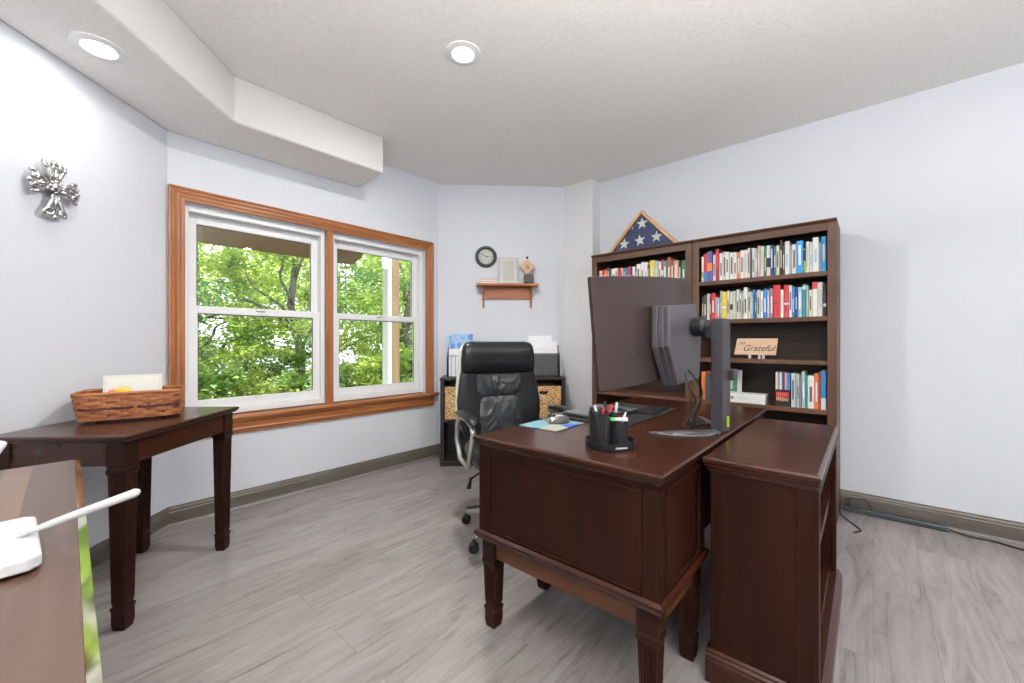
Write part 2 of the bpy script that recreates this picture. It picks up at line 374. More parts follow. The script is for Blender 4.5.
def leaf_mesh(name, rx, rz, n, size, mats, seed, clumps=60):
    rnd = random.Random(seed); vs, fs, mi = [], [], []
    cl = []
    for _ in range(clumps):
        while True:
            p = Vector((rnd.uniform(-1, 1), rnd.uniform(-1, 1), rnd.uniform(-1, 1)))
            if .25 < p.length < 1: break
        cl.append((Vector((p.x * rx, p.y * rx, p.z * rz)), rnd.uniform(.28, .6) * rx / 2, rnd.choice([0, 0, 1, 1, 2, 3])))
    for i in range(n):
        c, r, k = rnd.choice(cl)
        q = c + Vector((rnd.gauss(0, .5), rnd.gauss(0, .5), rnd.gauss(0, .35))) * r
        a = Vector((rnd.gauss(0, 1), rnd.gauss(0, 1), rnd.gauss(0, .5))).normalized(); b = a.cross(Vector((rnd.gauss(0, .6), rnd.gauss(0, .6), 1))).normalized()
        s = size * rnd.uniform(.6, 1.3); j = len(vs)
        vs += [q - a * s, q + b * s * .5, q + a * s, q - b * s * .5]; fs.append((j, j + 1, j + 2, j + 3)); mi.append(k if rnd.random() < .8 else rnd.randrange(4))
    me = bpy.data.meshes.new(name); me.from_pydata([tuple(v) for v in vs], [], fs)
    for m in mats: me.materials.append(m)
    me.polygons.foreach_set('material_index', mi); me.update(); return me
def trunk_mb(h, r, seed, nb=9, spread=2.2, lean=.4):
    rnd = random.Random(seed); o = MB()
    top = Vector((rnd.uniform(-lean, lean), rnd.uniform(-lean, lean), h))
    path = [Vector((0, 0, 0)).lerp(top, i / 8) + Vector((math.sin(i * 1.1 + seed) * .12, math.cos(i * 1.7 + seed) * .12, 0)) for i in range(9)]
    o.tube(path, [r * (1 - .6 * i / 8) for i in range(9)], 8)
    for k in range(nb):
        t = rnd.uniform(.25, .95); s = path[int(t * 8)]; a = rnd.uniform(0, 2 * PI); L = rnd.uniform(.6, 1) * spread
        d = Vector((math.cos(a), math.sin(a), rnd.uniform(.3, 1.0))); pts = [s + d * L * i / 6 + Vector((math.sin(i + k) * .09, math.cos(i * 1.3 + k) * .09, math.sin(i * .8) * .12)) for i in range(7)]
        rr = r * .42 * (1 - .3 * t); o.tube(pts, [rr * (1 - .75 * i / 6) for i in range(7)], 6)
    return o
protos = []
for s_, (rx, rz, n) in enumerate([(2.3, 3.0, 9500), (2.6, 2.6, 10000), (1.9, 3.4, 8500)]):
    protos.append((leaf_mesh('foliage', rx, rz, n, .075, LEAFS, 11 + s_), trunk_mb(5.8, .15, 31 + s_).build('trunk', BARK, None, smooth=True)))
LB = {0: 'behind the left pane', 1: 'behind the middle of the windows', 2: 'behind the right window'}
tree_spots = [(-1.8, 12.2, 0, 0), (1.6, 13.0, 1, 1), (4.6, 12.0, 2, 0), (7.6, 11.0, 0, 0), (0.0, 16.5, 1, 1), (3.4, 16.8, 0, 1), (7.0, 15.5, 1, 1), (10.5, 12.8, 2, 0),
              (-4.2, 15.0, 2, 1), (11.0, 17.0, 0, 1), (14.5, 13.0, 1, 1), (5.5, 20.5, 2, 2), (1.0, 21.0, 0, 2), (10.0, 21.5, 1, 2), (-3.5, 20.5, 1, 2), (15.0, 19.0, 2, 2)]
fol = {0: 'near tree with dark forked branches outside', 1: 'leafy tree in the middle row of woods', 2: 'distant tree closing the woods'}
first = {}
ORD_ = ['first', 'second', 'third', 'fourth', 'fifth', 'sixth', 'seventh', 'eighth', 'ninth', 'tenth', 'eleventh', 'twelfth']
def angk(q): return -math.atan2(q[1], q[0])
for i, (x, y, k, row) in enumerate(tree_spots):
    t = empty('tree', (x, y, -1.5), random.uniform(0, 360), f'{fol[row]}, {ORD_[sum(1 for q in tree_spots if q[3] == row and angk(q) < angk(tree_spots[i]))]} from the left', 'tree', ['near trees outside the windows', 'middle trees outside the windows', 'far trees outside the windows'][row])
    sc = 1 + .12 * row; t.scale = (sc, sc, sc * random.uniform(.95, 1.12))
    fo = bpy.data.objects.new('foliage', protos[k][0]); C.objects.link(fo); fo.parent = t; fo.location = (0, 0, 4.1 if row else 4.6)
    if k in first: tr = first[k].copy(); C.objects.link(tr)
    else: tr = protos[k][1]; first[k] = tr
    tr.parent = t
bushm = leaf_mesh('foliage', 1.5, 1.15, 7000, .062, LEAFS, 77, 40)
stem = trunk_mb(1.5, .05, 5, 6, .9, .2).build('stem', BARK, None, smooth=True)
for i in range(12):
    x = -2.6 + i * 1.25; y = 10.2 + (i % 3) * .8 - max(0, x - 4) * .25
    t = empty('bush', (x, y, -1.5), i * 47, f'low leafy green bush at the edge of the woods, {ORD_[i]} from the left', 'bush', 'bushes at the edge of the woods')
    fo = bpy.data.objects.new('foliage', bushm); C.objects.link(fo); fo.parent = t; fo.location = (0, 0, 1.3 + .25 * (i % 2))
    s2 = stem if i == 0 else stem.copy()
    if i: C.objects.link(s2)
    s2.parent = t

# ------------------------------------------------------------ furniture legs
def fluted_leg(h, w_top, w_bot, blk_h, mb=None, foot=.09):
    """square tapered leg with a block top, neck, fluted shaft and ringed foot; origin at floor centre"""
    o = mb or MB()
    def ring(w, z): return [(-w, -w, z), (w, -w, z), (w, w, z), (-w, w, z)]
    a, b = w_top / 2, w_bot / 2; zt = h - blk_h
    o.loft([ring(b * .86, 0), ring(b * 1.02, foot * .3), ring(b * 1.02, foot * .8), ring(b * 1.12, foot * .88), ring(b * 1.12, foot * .98), ring(b * .9, foot), ring(b * .95, foot + .012),
            ring(b, foot + .014), ring(a * .86, zt - .03), ring(a * .98, zt - .022), ring(a * .98, zt - .006), ring(a * .82, zt)])
    o.loft([ring(a * .94, zt), ring(a * .94, h)])
    # flutes : thin reeds on each face following the taper
    z0, z1 = foot + .03, zt - .045
    for f in range(4):
        M = Matrix.Rotation(f * PI / 2, 4, 'Z')
        for k in range(-2, 3):
            wb, wt = (b + (a * .86 - b) * (z0 - foot) / (zt - foot)), a * .86
            x0_, x1_ = k * wb * .36, k * wt * .36
            o.loft([[(x0_ - .0028, -wb - .0005, z0), (x0_, -wb - .0036, z0), (x0_ + .0028, -wb - .0005, z0)],
                    [(x1_ - .0033, -wt * .985, z1), (x1_, -wt * .985 - .004, z1), (x1_ + .0033, -wt * .985, z1)]], M=M)
    return o
def top_slab(o, x0, x1, y0, y1, z0, z1, ov=.0):
    """moulded table top"""
    t = z1 - z0
    def r(e, z): return [(x0 - e, y0 - e, z), (x1 + e, y0 - e, z), (x1 + e, y1 + e, z), (x0 - e, y1 + e, z)]
    o.loft([r(-.014, z0), r(-.010, z0 + t * .25), r(-.004, z0 + t * .36), r(-.004, z0 + t * .5), r(0, z0 + t * .6), r(0, z0 + t * .82), r(-.004, z0 + t * .94), r(-.010, z1)])
    return o

# ------------------------------------------------------------ main desk
desk = empty('writing_desk', (1.157, .448, 0), .3, 'large dark mahogany double pedestal desk in the middle of the room', 'desk')
DL, DW, DT = 1.56, .778, .772
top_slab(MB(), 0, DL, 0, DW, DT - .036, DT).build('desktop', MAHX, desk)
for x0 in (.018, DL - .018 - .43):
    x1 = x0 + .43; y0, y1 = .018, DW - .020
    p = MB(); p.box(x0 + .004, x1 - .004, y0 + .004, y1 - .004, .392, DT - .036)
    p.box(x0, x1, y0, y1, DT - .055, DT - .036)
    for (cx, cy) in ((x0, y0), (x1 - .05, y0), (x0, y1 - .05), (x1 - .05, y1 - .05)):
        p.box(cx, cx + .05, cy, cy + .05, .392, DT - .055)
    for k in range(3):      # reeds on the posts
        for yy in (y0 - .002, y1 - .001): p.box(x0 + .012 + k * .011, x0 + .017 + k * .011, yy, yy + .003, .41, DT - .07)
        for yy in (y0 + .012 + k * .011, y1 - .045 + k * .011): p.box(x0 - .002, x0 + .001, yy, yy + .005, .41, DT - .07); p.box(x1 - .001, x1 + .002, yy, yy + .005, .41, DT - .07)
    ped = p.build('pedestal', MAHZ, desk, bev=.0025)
    # framed bead round each visible panel
    bd = MB(); t = .008
    for xx, s in ((x0, -1), (x1, 1)):
        xA, xB = (xx - .003, xx + .006) if s < 0 else (xx - .006, xx + .003)
        bd.box(xA, xB, y0 + .052, y0 + .052 + t, .40, DT - .06).box(xA, xB, y1 - .052 - t, y1 - .052, .40, DT - .06)
        bd.box(xA, xB, y0 + .052, y1 - .052, DT - .068, DT - .06).box(xA, xB, y0 + .052, y1 - .052, .40, .408)
    bd.box(x0 + .052, x0 + .06, y0 - .003, y0 + .006, .40, DT - .06).box(x1 - .06, x1 - .052, y0 - .003, y0 + .006, .40, DT - .06)
    bd.box(x0 + .052, x1 - .052, y0 - .003, y0 + .006, DT - .068, DT - .06).box(x0 + .052, x1 - .052, y0 - .003, y0 + .006, .40, .408)
    bd.build('panel_bead', MAHZ, ped, bev=.002)
    ml = MB()
    def rr(e, z): return [(x0 - e, y0 - e, z), (x1 + e, y0 - e, z), (x1 + e, y1 + e, z), (x0 - e, y1 + e, z)]
    ml.loft([rr(-.004, .355), rr(.006, .360), rr(.010, .366), rr(.006, .372), (rr(.006, .375)), rr(.014, .379), rr(.014, .387), rr(.004, .395)])
    ml.build('base_moulding', MAHX, desk)
    rl = MB()
    rl.box(x0 + .02, x0 + .04, y0 + .06, y1 - .06, .285, .357).box(x1 - .04, x1 - .02, y0 + .06, y1 - .06, .285, .357)
    rl.box(x0 + .06, x1 - .06, y0 + .02, y0 + .04, .285, .357).box(x0 + .06, x1 - .06, y1 - .04, y1 - .02, .285, .357)
    rl.build('apron_rail', MAHL, desk, bev=.003)
    for cx in (x0 + .042, x1 - .042):
        for cy in (y0 + .042, y1 - .042):
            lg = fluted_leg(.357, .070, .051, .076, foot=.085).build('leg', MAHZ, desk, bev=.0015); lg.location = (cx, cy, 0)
    # drawers on the chair side
    for k, (za, zb) in enumerate(((.405, .555), (.565, .705))):
        d = MB().box(x0 + .055, x1 - .055, y1 - .006, y1 + .008, za, zb).build('drawer', MAHX, desk, bev=.004)
        xm = (x0 + x1) / 2; zm = (za + zb) / 2
        MB().tube([(xm - .05, y1 + .008, zm), (xm - .045, y1 + .03, zm - .008), (xm + .045, y1 + .03, zm - .008), (xm + .05, y1 + .008, zm)], .004, 8).build('drawer_pull', mat('aged_brass', (.3, .22, .1), .35, 1), d)
MB().box(.455, DL - .455, .06, .08, .40, DT - .036).build('modesty_panel', MAHZ, desk)
MB().box(.455, DL - .455, DW - .05, DW - .03, .66, DT - .036).build('center_drawer', MAHX, desk, bev=.003)

# ------------------------------------------------------------ low bookcase beside the desk
lb = empty('low_bookcase', (1.49, .115, 0), 0.5, 'low open dark mahogany bookcase standing along the long side of the desk', 'bookcase')
L_, D2, HT = .94, .325, .762
top_slab(MB(), 0, L_, 0, D2, HT - .05, HT).build('top', MAHX, lb)
b = MB(); b.box(.022, .05, .02, D2 - .02, .0, HT - .05)
b.box(.018, .022, .02, .062, .10, HT - .055).box(.018, .022, D2 - .062, D2 - .02, .10, HT - .055)
b.build('side_panel', MAHZ, lb, bev=.002)
MB().box(L_ - .05, L_ - .022, .02, D2 - .02, 0, HT - .05).build('side_panel', MAHZ, lb, bev=.002)
MB().box(.05, L_ - .05, D2 - .035, D2 - .022, .1, HT - .05).build('back_panel', CASEB, lb)
MB().box(.05, L_ - .05, .028, D2 - .035, .415, .44).build('shelf', MAHX, lb, bev=.002)
MB().box(.05, L_ - .05, .028, D2 - .035, .105, .13).build('shelf', MAHX, lb, bev=.002)
f = MB(); f.box(.018, .058, .006, .022, .1, HT - .05).box(L_ - .058, L_ - .018, .006, .022, .1, HT - .05).box(.058, L_ - .058, .006, .022, HT - .075, HT - .05)
f.build('face_frame', MAHZ, lb, bev=.002)
p = MB()
def rr(e, z): return [(.012 - e, -.002 - e, z), (L_ - .012 + e, -.002 - e, z), (L_ - .012 + e, D2 - .008, z), (.012 - e, D2 - .008, z)]
p.loft([rr(.012, 0), rr(.012, .075), rr(.009, .080), rr(.009, .088), rr(.002, .094), rr(.002, .100), rr(-.006, .106)])
p.build('plinth', MAHX, lb)

# ------------------------------------------------------------ console table along the left wall
ct = empty('console_table', (.2130, 2.1930, 0), 45, 'dark mahogany side table with fluted legs against the left wall under the cross', 'table')
# local: x along the wall (to the window), y toward the wall (0.54)
TZ = .784; CL, CD = .745, .54
top_slab(MB(), 0, CL, 0, CD, TZ - .028, TZ).build('tabletop', MAHX, ct)
a = MB(); a.box(.03, CL - .03, .03, .05, TZ - .125, TZ - .028).box(.03, CL - .03, CD - .05, CD - .03, TZ - .125, TZ - .028)
a.box(.03, .05, .05, CD - .05, TZ - .125, TZ - .028).box(CL - .05, CL - .03, .05, CD - .05, TZ - .125, TZ - .028)
a.box(.026, CL - .026, .026, .034, TZ - .125, TZ - .115).box(.026, .034, .034, CD - .03, TZ - .125, TZ - .115)
a.build('apron', MAHX, ct, bev=.002)
for cx in (.058, CL - .058):
    for cy in (.058, CD - .058):
        lg = fluted_leg(TZ - .028, .074, .050, .105, foot=.095).build('leg', MAHZ, ct, bev=.0015); lg.location = (cx, cy, 0)

# basket on the console table
CANE = wood('cane_tan', (.20, .062, .02), (.34, .115, .038), (.48, .20, .075), 'x', 2, .5, .15)
CANED = wood('cane_dark_red', (.06, .012, .008), (.095, .02, .012), (.13, .03, .018), 'x', 2, .5, .15)
bk = empty('woven_basket', (.288, 2.700, TZ), -13, 'rectangular woven cane basket with a dark red band on the side table', 'basket')
def basket_pt(t, z, hx=.172, hy=.108, flare=.12, off=0.):
    """t in 0..1 round a rounded rectangle"""
    f = 1 + flare * z / .13; a = t * 2 * PI; e = 7.
    ca, sa = math.cos(a), math.sin(a); r = (abs(ca) ** e + abs(sa) ** e) ** (-1 / e)
    return ((hx * f + off) * r * ca, (hy * f + off) * r * sa, z)
ns = 26; stakes = MB()
for k in range(ns):
    t0 = k / ns; w = .006
    rings = []
    for z in (.014, .05, .09, .128):
        x, y, _ = basket_pt(t0, z); nrm = Vector((x, y, 0)).normalized(); tn = Vector((-nrm.y, nrm.x, 0)); c = Vector((x, y, z))
        rings.append([tuple(c + tn * w - nrm * .001), tuple(c + tn * w + nrm * .001), tuple(c - tn * w + nrm * .001), tuple(c - tn * w - nrm * .001)])
    stakes.loft(rings)
stakes.build('stakes', CANE, bk)
rows = 8; N = ns * 4
for mi_, sel in (('weave', [0, 1, 2, 4, 5, 6, 7]), ('dark_band_weave', [3])):
    wv = MB()
    for rI in sel:
        z = .021 + rI * .0143; hgt = .0069
        pts = []
        for j in range(N):
            off = .0055 * math.cos(PI * j / 4 + PI * rI)
            x, y, _ = basket_pt(j / N, z, off=off); nrm = Vector((x, y, 0)).normalized(); c = Vector((x, y, z))
            pts.append([tuple(c - nrm * .001 - Vector((0, 0, hgt))), tuple(c + nrm * .001 - Vector((0, 0, hgt))), tuple(c + nrm * .0014 + Vector((0, 0, hgt))), tuple(c - nrm * .001 + Vector((0, 0, hgt)))])
        pts.append(pts[0]); wv.loft(pts, cap=False)
    wv.build(mi_, CANE if mi_ == 'weave' else CANED, bk)
rim = MB(); rim.tube([basket_pt(j / 48, .131) for j in range(49)], .006, 8, flat=1.3); rim.build('rim', CANE, bk, smooth=True)
MB().slab([basket_pt(j / 40, .01)[:2] for j in range(40)], .012, .018).build('bottom', CANE, bk)
MB().slab([basket_pt(j / 40, 0, hx=.12, hy=.09)[:2] for j in range(40)], 0, .012).build('foot', MAHX, bk)
cd = tag(MB().box(-.108, .108, -.002, .002, 0, .188, M=rotm('X', -6)).build('greeting_card', mat('cream_card', (.74, .74, .66), .6), bev=.001), 'cream card with a pale border standing in the woven basket', 'card')
cd.location = (.290, 2.72, TZ + .019); cd.rotation_euler = (0, 0, R(-13))
MB().box(-.095, .095, -.0035, -.0022, .02, .176, M=rotm('X', -6)).build('card_panel', mat('pale_card', (.80, .81, .76), .6), cd)
pk = empty('snack_packet', (.25, 2.655, TZ + .140), 10, 'small yellow and orange packet poking out of the woven basket', 'packet')
MB().sphere((0, 0, -.02), .034, (1.0, .45, 1.2), 12).build('packet_body', mat('packet_yellow', (.75, .5, .06), .4), pk, smooth=True)
MB().sphere((-.035, .006, -.022), .024, (1.0, .5, 1.3), 12).build('packet_end', mat('packet_orange', (.6, .15, .05), .4), pk, smooth=True)

# ------------------------------------------------------------ foreground table with router
FTW = wood('foreground_walnut', (.050, .026, .017), (.080, .044, .030), (.12, .070, .048), 'y', .35, .34, .15, .2)
ft = empty('foreground_table', (-.709, .45, 0), -1.6, 'polished brown table in the near left corner holding the white router', 'table')
FX, FY, FZ = .735, 1.57, .76
MB().box(0, FX, 0, FY, FZ - .03, FZ).build('tabletop', FTW, ft, bev=.001)
MB().box(FX - .145, FX - .09, .02, FY - .02, FZ - .0003, FZ + .0006).build('inlay_band', wood('inlay_walnut', (.13, .060, .033), (.17, .085, .048), (.22, .12, .07), 'x', .5, .3, .35, .2), ft)
e = MB(); e.loft([[(FX, y, FZ - .03), (FX + .0135, y, FZ - .03), (FX + .0135, y, FZ - .0072), (FX, y, FZ)] for y in (0, FY)])
e.build('edge_trim', mat('polished_brass_edge', (.80, .78, .62), .07, 1.), ft)
MB().box(.05, FX - .04, .05, .07, FZ - .12, FZ - .03).box(.05, FX - .04, FY - .07, FY - .05, FZ - .12, FZ - .03).box(FX - .06, FX - .04, .07, FY - .07, FZ - .12, FZ - .03).box(.05, .07, .07, FY - .07, FZ - .12, FZ - .03).build('apron', MAHX, ft)
for cx in (.08, FX - .07):
    for cy in (.08, FY - .08):
        lg = fluted_leg(FZ - .03, .07, .048, .1).build('leg', MAHZ, ft); lg.location = (cx, cy, 0)
rw = mat('router_white', (.60, .61, .63), .4)
ro = empty('wireless_router', (-.125, 1.19, FZ + .0005), 2, 'white wireless router with antennas on the near left table', 'router')
MB().slab([(-.12, -.13), (.105, -.13), (.12, -.115), (.12, .115), (.105, .13), (-.12, .13)], .006, .030).build('router_body', rw, ro, bev=.005, seg=3)
for yy in (-.09, .09): MB().box(-.1, .1, yy - .01, yy + .01, 0, .006).build('router_foot', BLK, ro)
v = MB()
for k in range(4): v.box(.085, .108, -.06 + k * .018, -.05 + k * .018, .0298, .0306)
v.build('vent_slots', mat('vent_grey', (.55, .56, .57), .4), ro)
MB().box(.02, .05, -.1312, -.1295, .013, .022).build('port', mat('port_grey', (.3, .3, .3), .4), ro)
def antenna(p, q, w=.012):
    o = MB(); p = Vector(p); q = Vector(q); o.tube([p, p.lerp(q, .04), p.lerp(q, .2), p.lerp(q, .97), q], [w * .45, w * .6, w * .85, w, w * .7], 10, flat=.7)
    a = o.build('antenna', rw, ro, smooth=True); MB().tube([p - Vector((.012, 0, .004)), p], .006, 8).build('antenna_hinge', mat('hinge_grey', (.5, .5, .52), .4), a); return a
antenna((.108, -.01, .038), (.245, -.108, .096))
antenna((0.0, .125, .040), (.076, .118, .192))

# ------------------------------------------------------------ office chair
ch = empty('office_chair', (1.868, 1.642, 0), -27, 'black leather high back office chair on casters behind the desk', 'chair')
for k in range(5):
    a = R(135 + 72 * k); ca, sa = math.cos(a), math.sin(a)
    lg = MB(); rings = []
    for t in range(7):
        u = t / 6; r = .04 + .27 * u; z = .135 - .055 * u ** 1.5; w = .027 - .009 * u; h = .020 - .007 * u
        c = Vector((ca * r, sa * r, z)); n = Vector((-sa, ca, 0))
        rings.append([tuple(c + n * w - Vector((0, 0, h))), tuple(c + n * w + Vector((0, 0, h * .4))), tuple(c + n * w * .5 + Vector((0, 0, h))), tuple(c - n * w * .5 + Vector((0, 0, h))), tuple(c - n * w + Vector((0, 0, h * .4))), tuple(c - n * w - Vector((0, 0, h)))])
    lg.loft(rings); spoke = lg.build('base_spoke', SILV, ch, bev=.003)
    pd = MB(); pd.loft([[tuple(Vector((ca * r, sa * r, .135 - .055 * ((r - .04) / .27) ** 1.5 + .016)) + Vector((-sa, ca, 0)) * w * s) + () for s in (-1, 1)] + [tuple(Vector((ca * r, sa * r, .135 - .055 * ((r - .04) / .27) ** 1.5 + .022)) + Vector((-sa, ca, 0)) * w * s) for s in (1, -1)] for r, w in ((.15, .012), (.22, .015), (.305, .013))])
    pd.build('tread_pad', BLK, spoke)
    cs = MB(); cx, cy = ca * .315, sa * .315; th = a + .8 * k
    tx, ty = math.cos(th), math.sin(th)
    for s in (-1, 1):
        M = Matrix.Translation((cx + tx * .012 * s + 0, cy + ty * .012 * s, .028)) @ Matrix.Rotation(th, 4, 'Z') @ Matrix.Rotation(PI / 2, 4, 'Y')
        cs.lathe([(.004, -.008), (.024, -.008), (.028, -.004), (.028, .004), (.024, .008), (.004, .008)], 20, M=M)
    cs.tube([(cx, cy, .03), (cx, cy, .072)], .008, 8); cs.sphere((cx, cy, .045), .022, (1, 1, .8), 12)
    cs.build('caster', BLK, spoke, smooth=False)
MB().lathe([(.001, .10), (.045, .10), (.05, .13), (.045, .16), (.028, .17), (.028, .30), (.018, .30), (.018, .41), (.001, .41)], 24).build('gas_lift', BLKM, ch)
MB().box(-.1, .1, -.12, .12, .39, .425).build('tilt_mechanism', BLKM, ch, bev=.01)
MB().tube([(-.08, -.02, .40), (-.2, -.02, .395), (-.265, -.02, .36)], .006, 8).tube([(-.262, -.02, .37), (-.275, -.02, .31)], [.012, .020], 10, flat=.6).build('tilt_lever', BLK, ch, smooth=True)
# seat cushion: superellipse rings
def cushion(o, hx, hy, z0, z1, cy=0, e=3.4, n=36, front_drop=0.):
    rings = []; M_ = 12
    for i in range(M_ + 1):
        a = -PI / 2 + PI * i / M_; s = max(.02, abs(math.cos(a)) ** .38); z = (z0 + z1) / 2 + (z1 - z0) / 2 * math.copysign(abs(math.sin(a)) ** .8, math.sin(a))
        ring = []
        for j in range(n):
            t = 2 * PI * j / n; c, d = math.cos(t), math.sin(t); r = (abs(c) ** e + abs(d) ** e) ** (-1 / e)
            x, y = hx * s * r * c, hy * s * r * d
            zz = z - (front_drop * max(0, -y / hy) ** 2.5)
            ring.append((x, cy + y, zz))
        rings.append(ring)
    o.loft(rings); return o
cushion(MB(), .265, .27, .425, .565, 0, front_drop=.035).build('seat_cushion', LEATHER, ch, smooth=True)
cushion(MB(), .24, .24, .415, .45, 0).build('seat_shell', BLK, ch, smooth=True)
# backrest: rings by height, curved
def back_ring(z, hw, th, yc, n=32, bow=.045, e=3.):
    out = []
    for j in range(n):
        t = 2 * PI * j / n; c, d = math.cos(t), math.sin(t); r = (abs(c) ** e + abs(d) ** e) ** (-1 / e)
        x = hw * r * c; out.append((x, yc + th * r * d - bow * (abs(x) / .27) ** 2, z))
    return out
def yc(z): return .205 + .115 * (z - .5) + .03 * math.sin((z - .5) * 5)
prof = [(.52, .20, .02), (.545, .24, .045), (.62, .265, .055), (.70, .282, .056), (.78, .284, .052), (.86, .272, .050), (.92, .262, .048), (.965, .252, .046), (.98, .245, .035)]
MB().loft([back_ring(z, w, t, yc(z)) for z, w, t in prof]).build('backrest', LEATHER, ch, smooth=True)
prof = [(.945, .238, .03), (.950, .248, .050), (.97, .252, .062), (1.03, .252, .070), (1.09, .248, .062), (1.125, .240, .048), (1.143, .225, .034), (1.153, .19, .014)]
MB().loft([back_ring(z, w, t, yc(z) - .006) for z, w, t in prof]).build('headrest', LEATHER, ch, smooth=True)
# centre pillows
for za, zb, hw in ((.56, .80, .165), (.80, .945, .160)):
    rings = []
    for i in range(10):
        u = i / 9; z = za + (zb - za) * u; s = math.sin(PI * min(max(u, .04), .96)) ** .4
        rings.append(back_ring(z, hw - .006 * (1 - s), .010 + .018 * s, yc(z) - .038, 28, .012, 7))
    MB().loft(rings).build('back_pillow', LEATHER2, ch, smooth=True)
for s in (-1, 1):
    MB().tube([(s * .160, yc(z) - .050 - .0, z) for z in (.6, .7, .8, .9, .98)], .004, 8).build('back_seam', LEATHER, ch, smooth=True)
# pale shell behind the back
sh = MB(); sh.loft([back_ring(z, w + .012, t, yc(z) + .032) for z, w, t in [(.52, .18, .02), (.60, .25, .03), (.72, .278, .032), (.86, .270, .032), (1.0, .255, .032), (1.09, .250, .03), (1.135, .22, .018)]])
sh.build('back_shell', SHELLM, ch, smooth=True)
MB().box(-.03, .03, .10, .235, .40, .425).box(-.03, .03, .235, .262, .40, .62).build('back_bracket', BLKM, ch, bev=.005)
for s in (-1, 1):
    x = s * .305
    ar = MB()
    ar.tube([(x, -.19, .70), (x, -.215, .665), (x, -.17, .56), (x - s * .01, -.10, .46), (x - s * .03, 0, .425), (x - s * .01, .09, .455), (x, .13, .56), (x, .12, .66), (x, .07, .70)], .0155, 10, flat=.75)
    ar.tube([(x, -.20, .70), (x, -.1, .715), (x, 0, .712), (x, .09, .70)], .016, 10, flat=.6)
    ar.build('armrest_frame', SILV, ch, smooth=True)
    cp = MB(); cp.loft([[(x + .033 * w * math.cos(t), y, z + .018 * w * math.sin(t)) for t in [2 * PI * j / 14 for j in range(14)]] for y, z, w in ((-.245, .712, .35), (-.225, .722, .85), (-.15, .736, 1.05), (-.03, .738, 1.05), (.07, .730, .9), (.105, .718, .35))])
    cp.build('armrest_pad', LEATHER, ch, smooth=True)

# ------------------------------------------------------------ cube storage against the corner wall
cu = empty('cube_storage', (2.412, 2.998, 0), -45, 'black cube storage unit with seagrass baskets against the corner wall', 'storage unit')
CW, CDp, CH = 1.165, .345, .818
f = MB(); t = .022
f.box(0, t + .012, 0, CDp, 0, CH - .02).box(CW - t - .012, CW, 0, CDp, 0, CH - .02)
f.build('side_panel', ESPR, cu, bev=.002)
MB().box(-.004, CW + .004, -.004, CDp, CH - .022, CH).build('top_panel', ESPR, cu, bev=.002)
for z in (.03, .41): MB().box(t + .012, CW - t - .012, .002, CDp - .01, z, z + .022).build('shelf', ESPR, cu)
MB().box(t + .012, CW - t - .012, .01, .03, 0, .03).build('kick_board', ESPR, cu)
for k in (1, 2):
    x = CW * k / 3; MB().box(x - .011, x + .011, .002, CDp - .01, .052, .41).box(x - .011, x + .011, .002, CDp - .01, .432, CH - .022).build('divider', ESPR, cu)
MB().box(.034, CW - .034, CDp - .01, CDp - .002, .03, CH - .022).build('back_panel', ESPR, cu)
SEA = mat('seagrass', (.6, .4, .2), .8); n, l, b = nodes_of(SEA)
wv = n.new('ShaderNodeTexWave'); wv.inputs['Scale'].default_value = 14; wv.inputs['Distortion'].default_value = 9; wv.inputs['Detail Scale'].default_value = 3
wv.wave_type = 'BANDS'; wv.bands_direction = 'DIAGONAL'; l.new(coords(SEA, (1, 1, 1.3)), wv.inputs[0])
l.new(ramp(SEA, wv.outputs[1], [(0, (.24, .12, .045)), (.4, (.60, .35, .15)), (1, (.80, .54, .28))]), b.inputs['Base Color']); bump(SEA, wv.outputs[1], .8, .006)
for k, (nm) in enumerate(('left', 'middle', 'right')):
    x0 = CW * k / 3 + (.04 if k == 0 else .018); x1 = CW * (k + 1) / 3 - (.04 if k == 2 else .018)
    p0 = Vector((x0, .012, .432)); t_ = empty('seagrass_basket', (0, 0, 0), -45, f'seagrass bin in the {nm} upper cube of the black storage unit', 'basket', 'seagrass baskets in the storage unit')
    wp = cu.matrix_world; t_.location = (2.412 + (p0.x * .7071 + p0.y * .7071), 2.998 + (-p0.x * .7071 + p0.y * .7071), .4325)
    w = x1 - x0; h = .30; xm = w / 2; o = MB()
    o.box(0, xm - .04, 0, .014, 0, h).box(xm + .04, w, 0, .014, 0, h).box(xm - .04, xm + .04, 0, .014, 0, h - .075).box(xm - .04, xm + .04, 0, .014, h - .045, h)
    o.box(0, .014, .014, .31, 0, h).box(w - .014, w, .014, .31, 0, h).box(.014, w - .014, .296, .31, 0, h).box(.014, w - .014, .014, .296, 0, .014)
    o.build('basket_body', SEA, t_, bev=.003)
    MB().box(xm - .042, xm + .042, .010, .0138, h - .078, h - .042).build('handle_slot', mat('slot_dark', (.008, .006, .005), .8), t_)

def on_unit(x, y, z, extra=0):   # point in the cube unit's frame -> world
    return (2.412 + (x + y) * .70711, 2.998 + (y - x) * .70711, z)
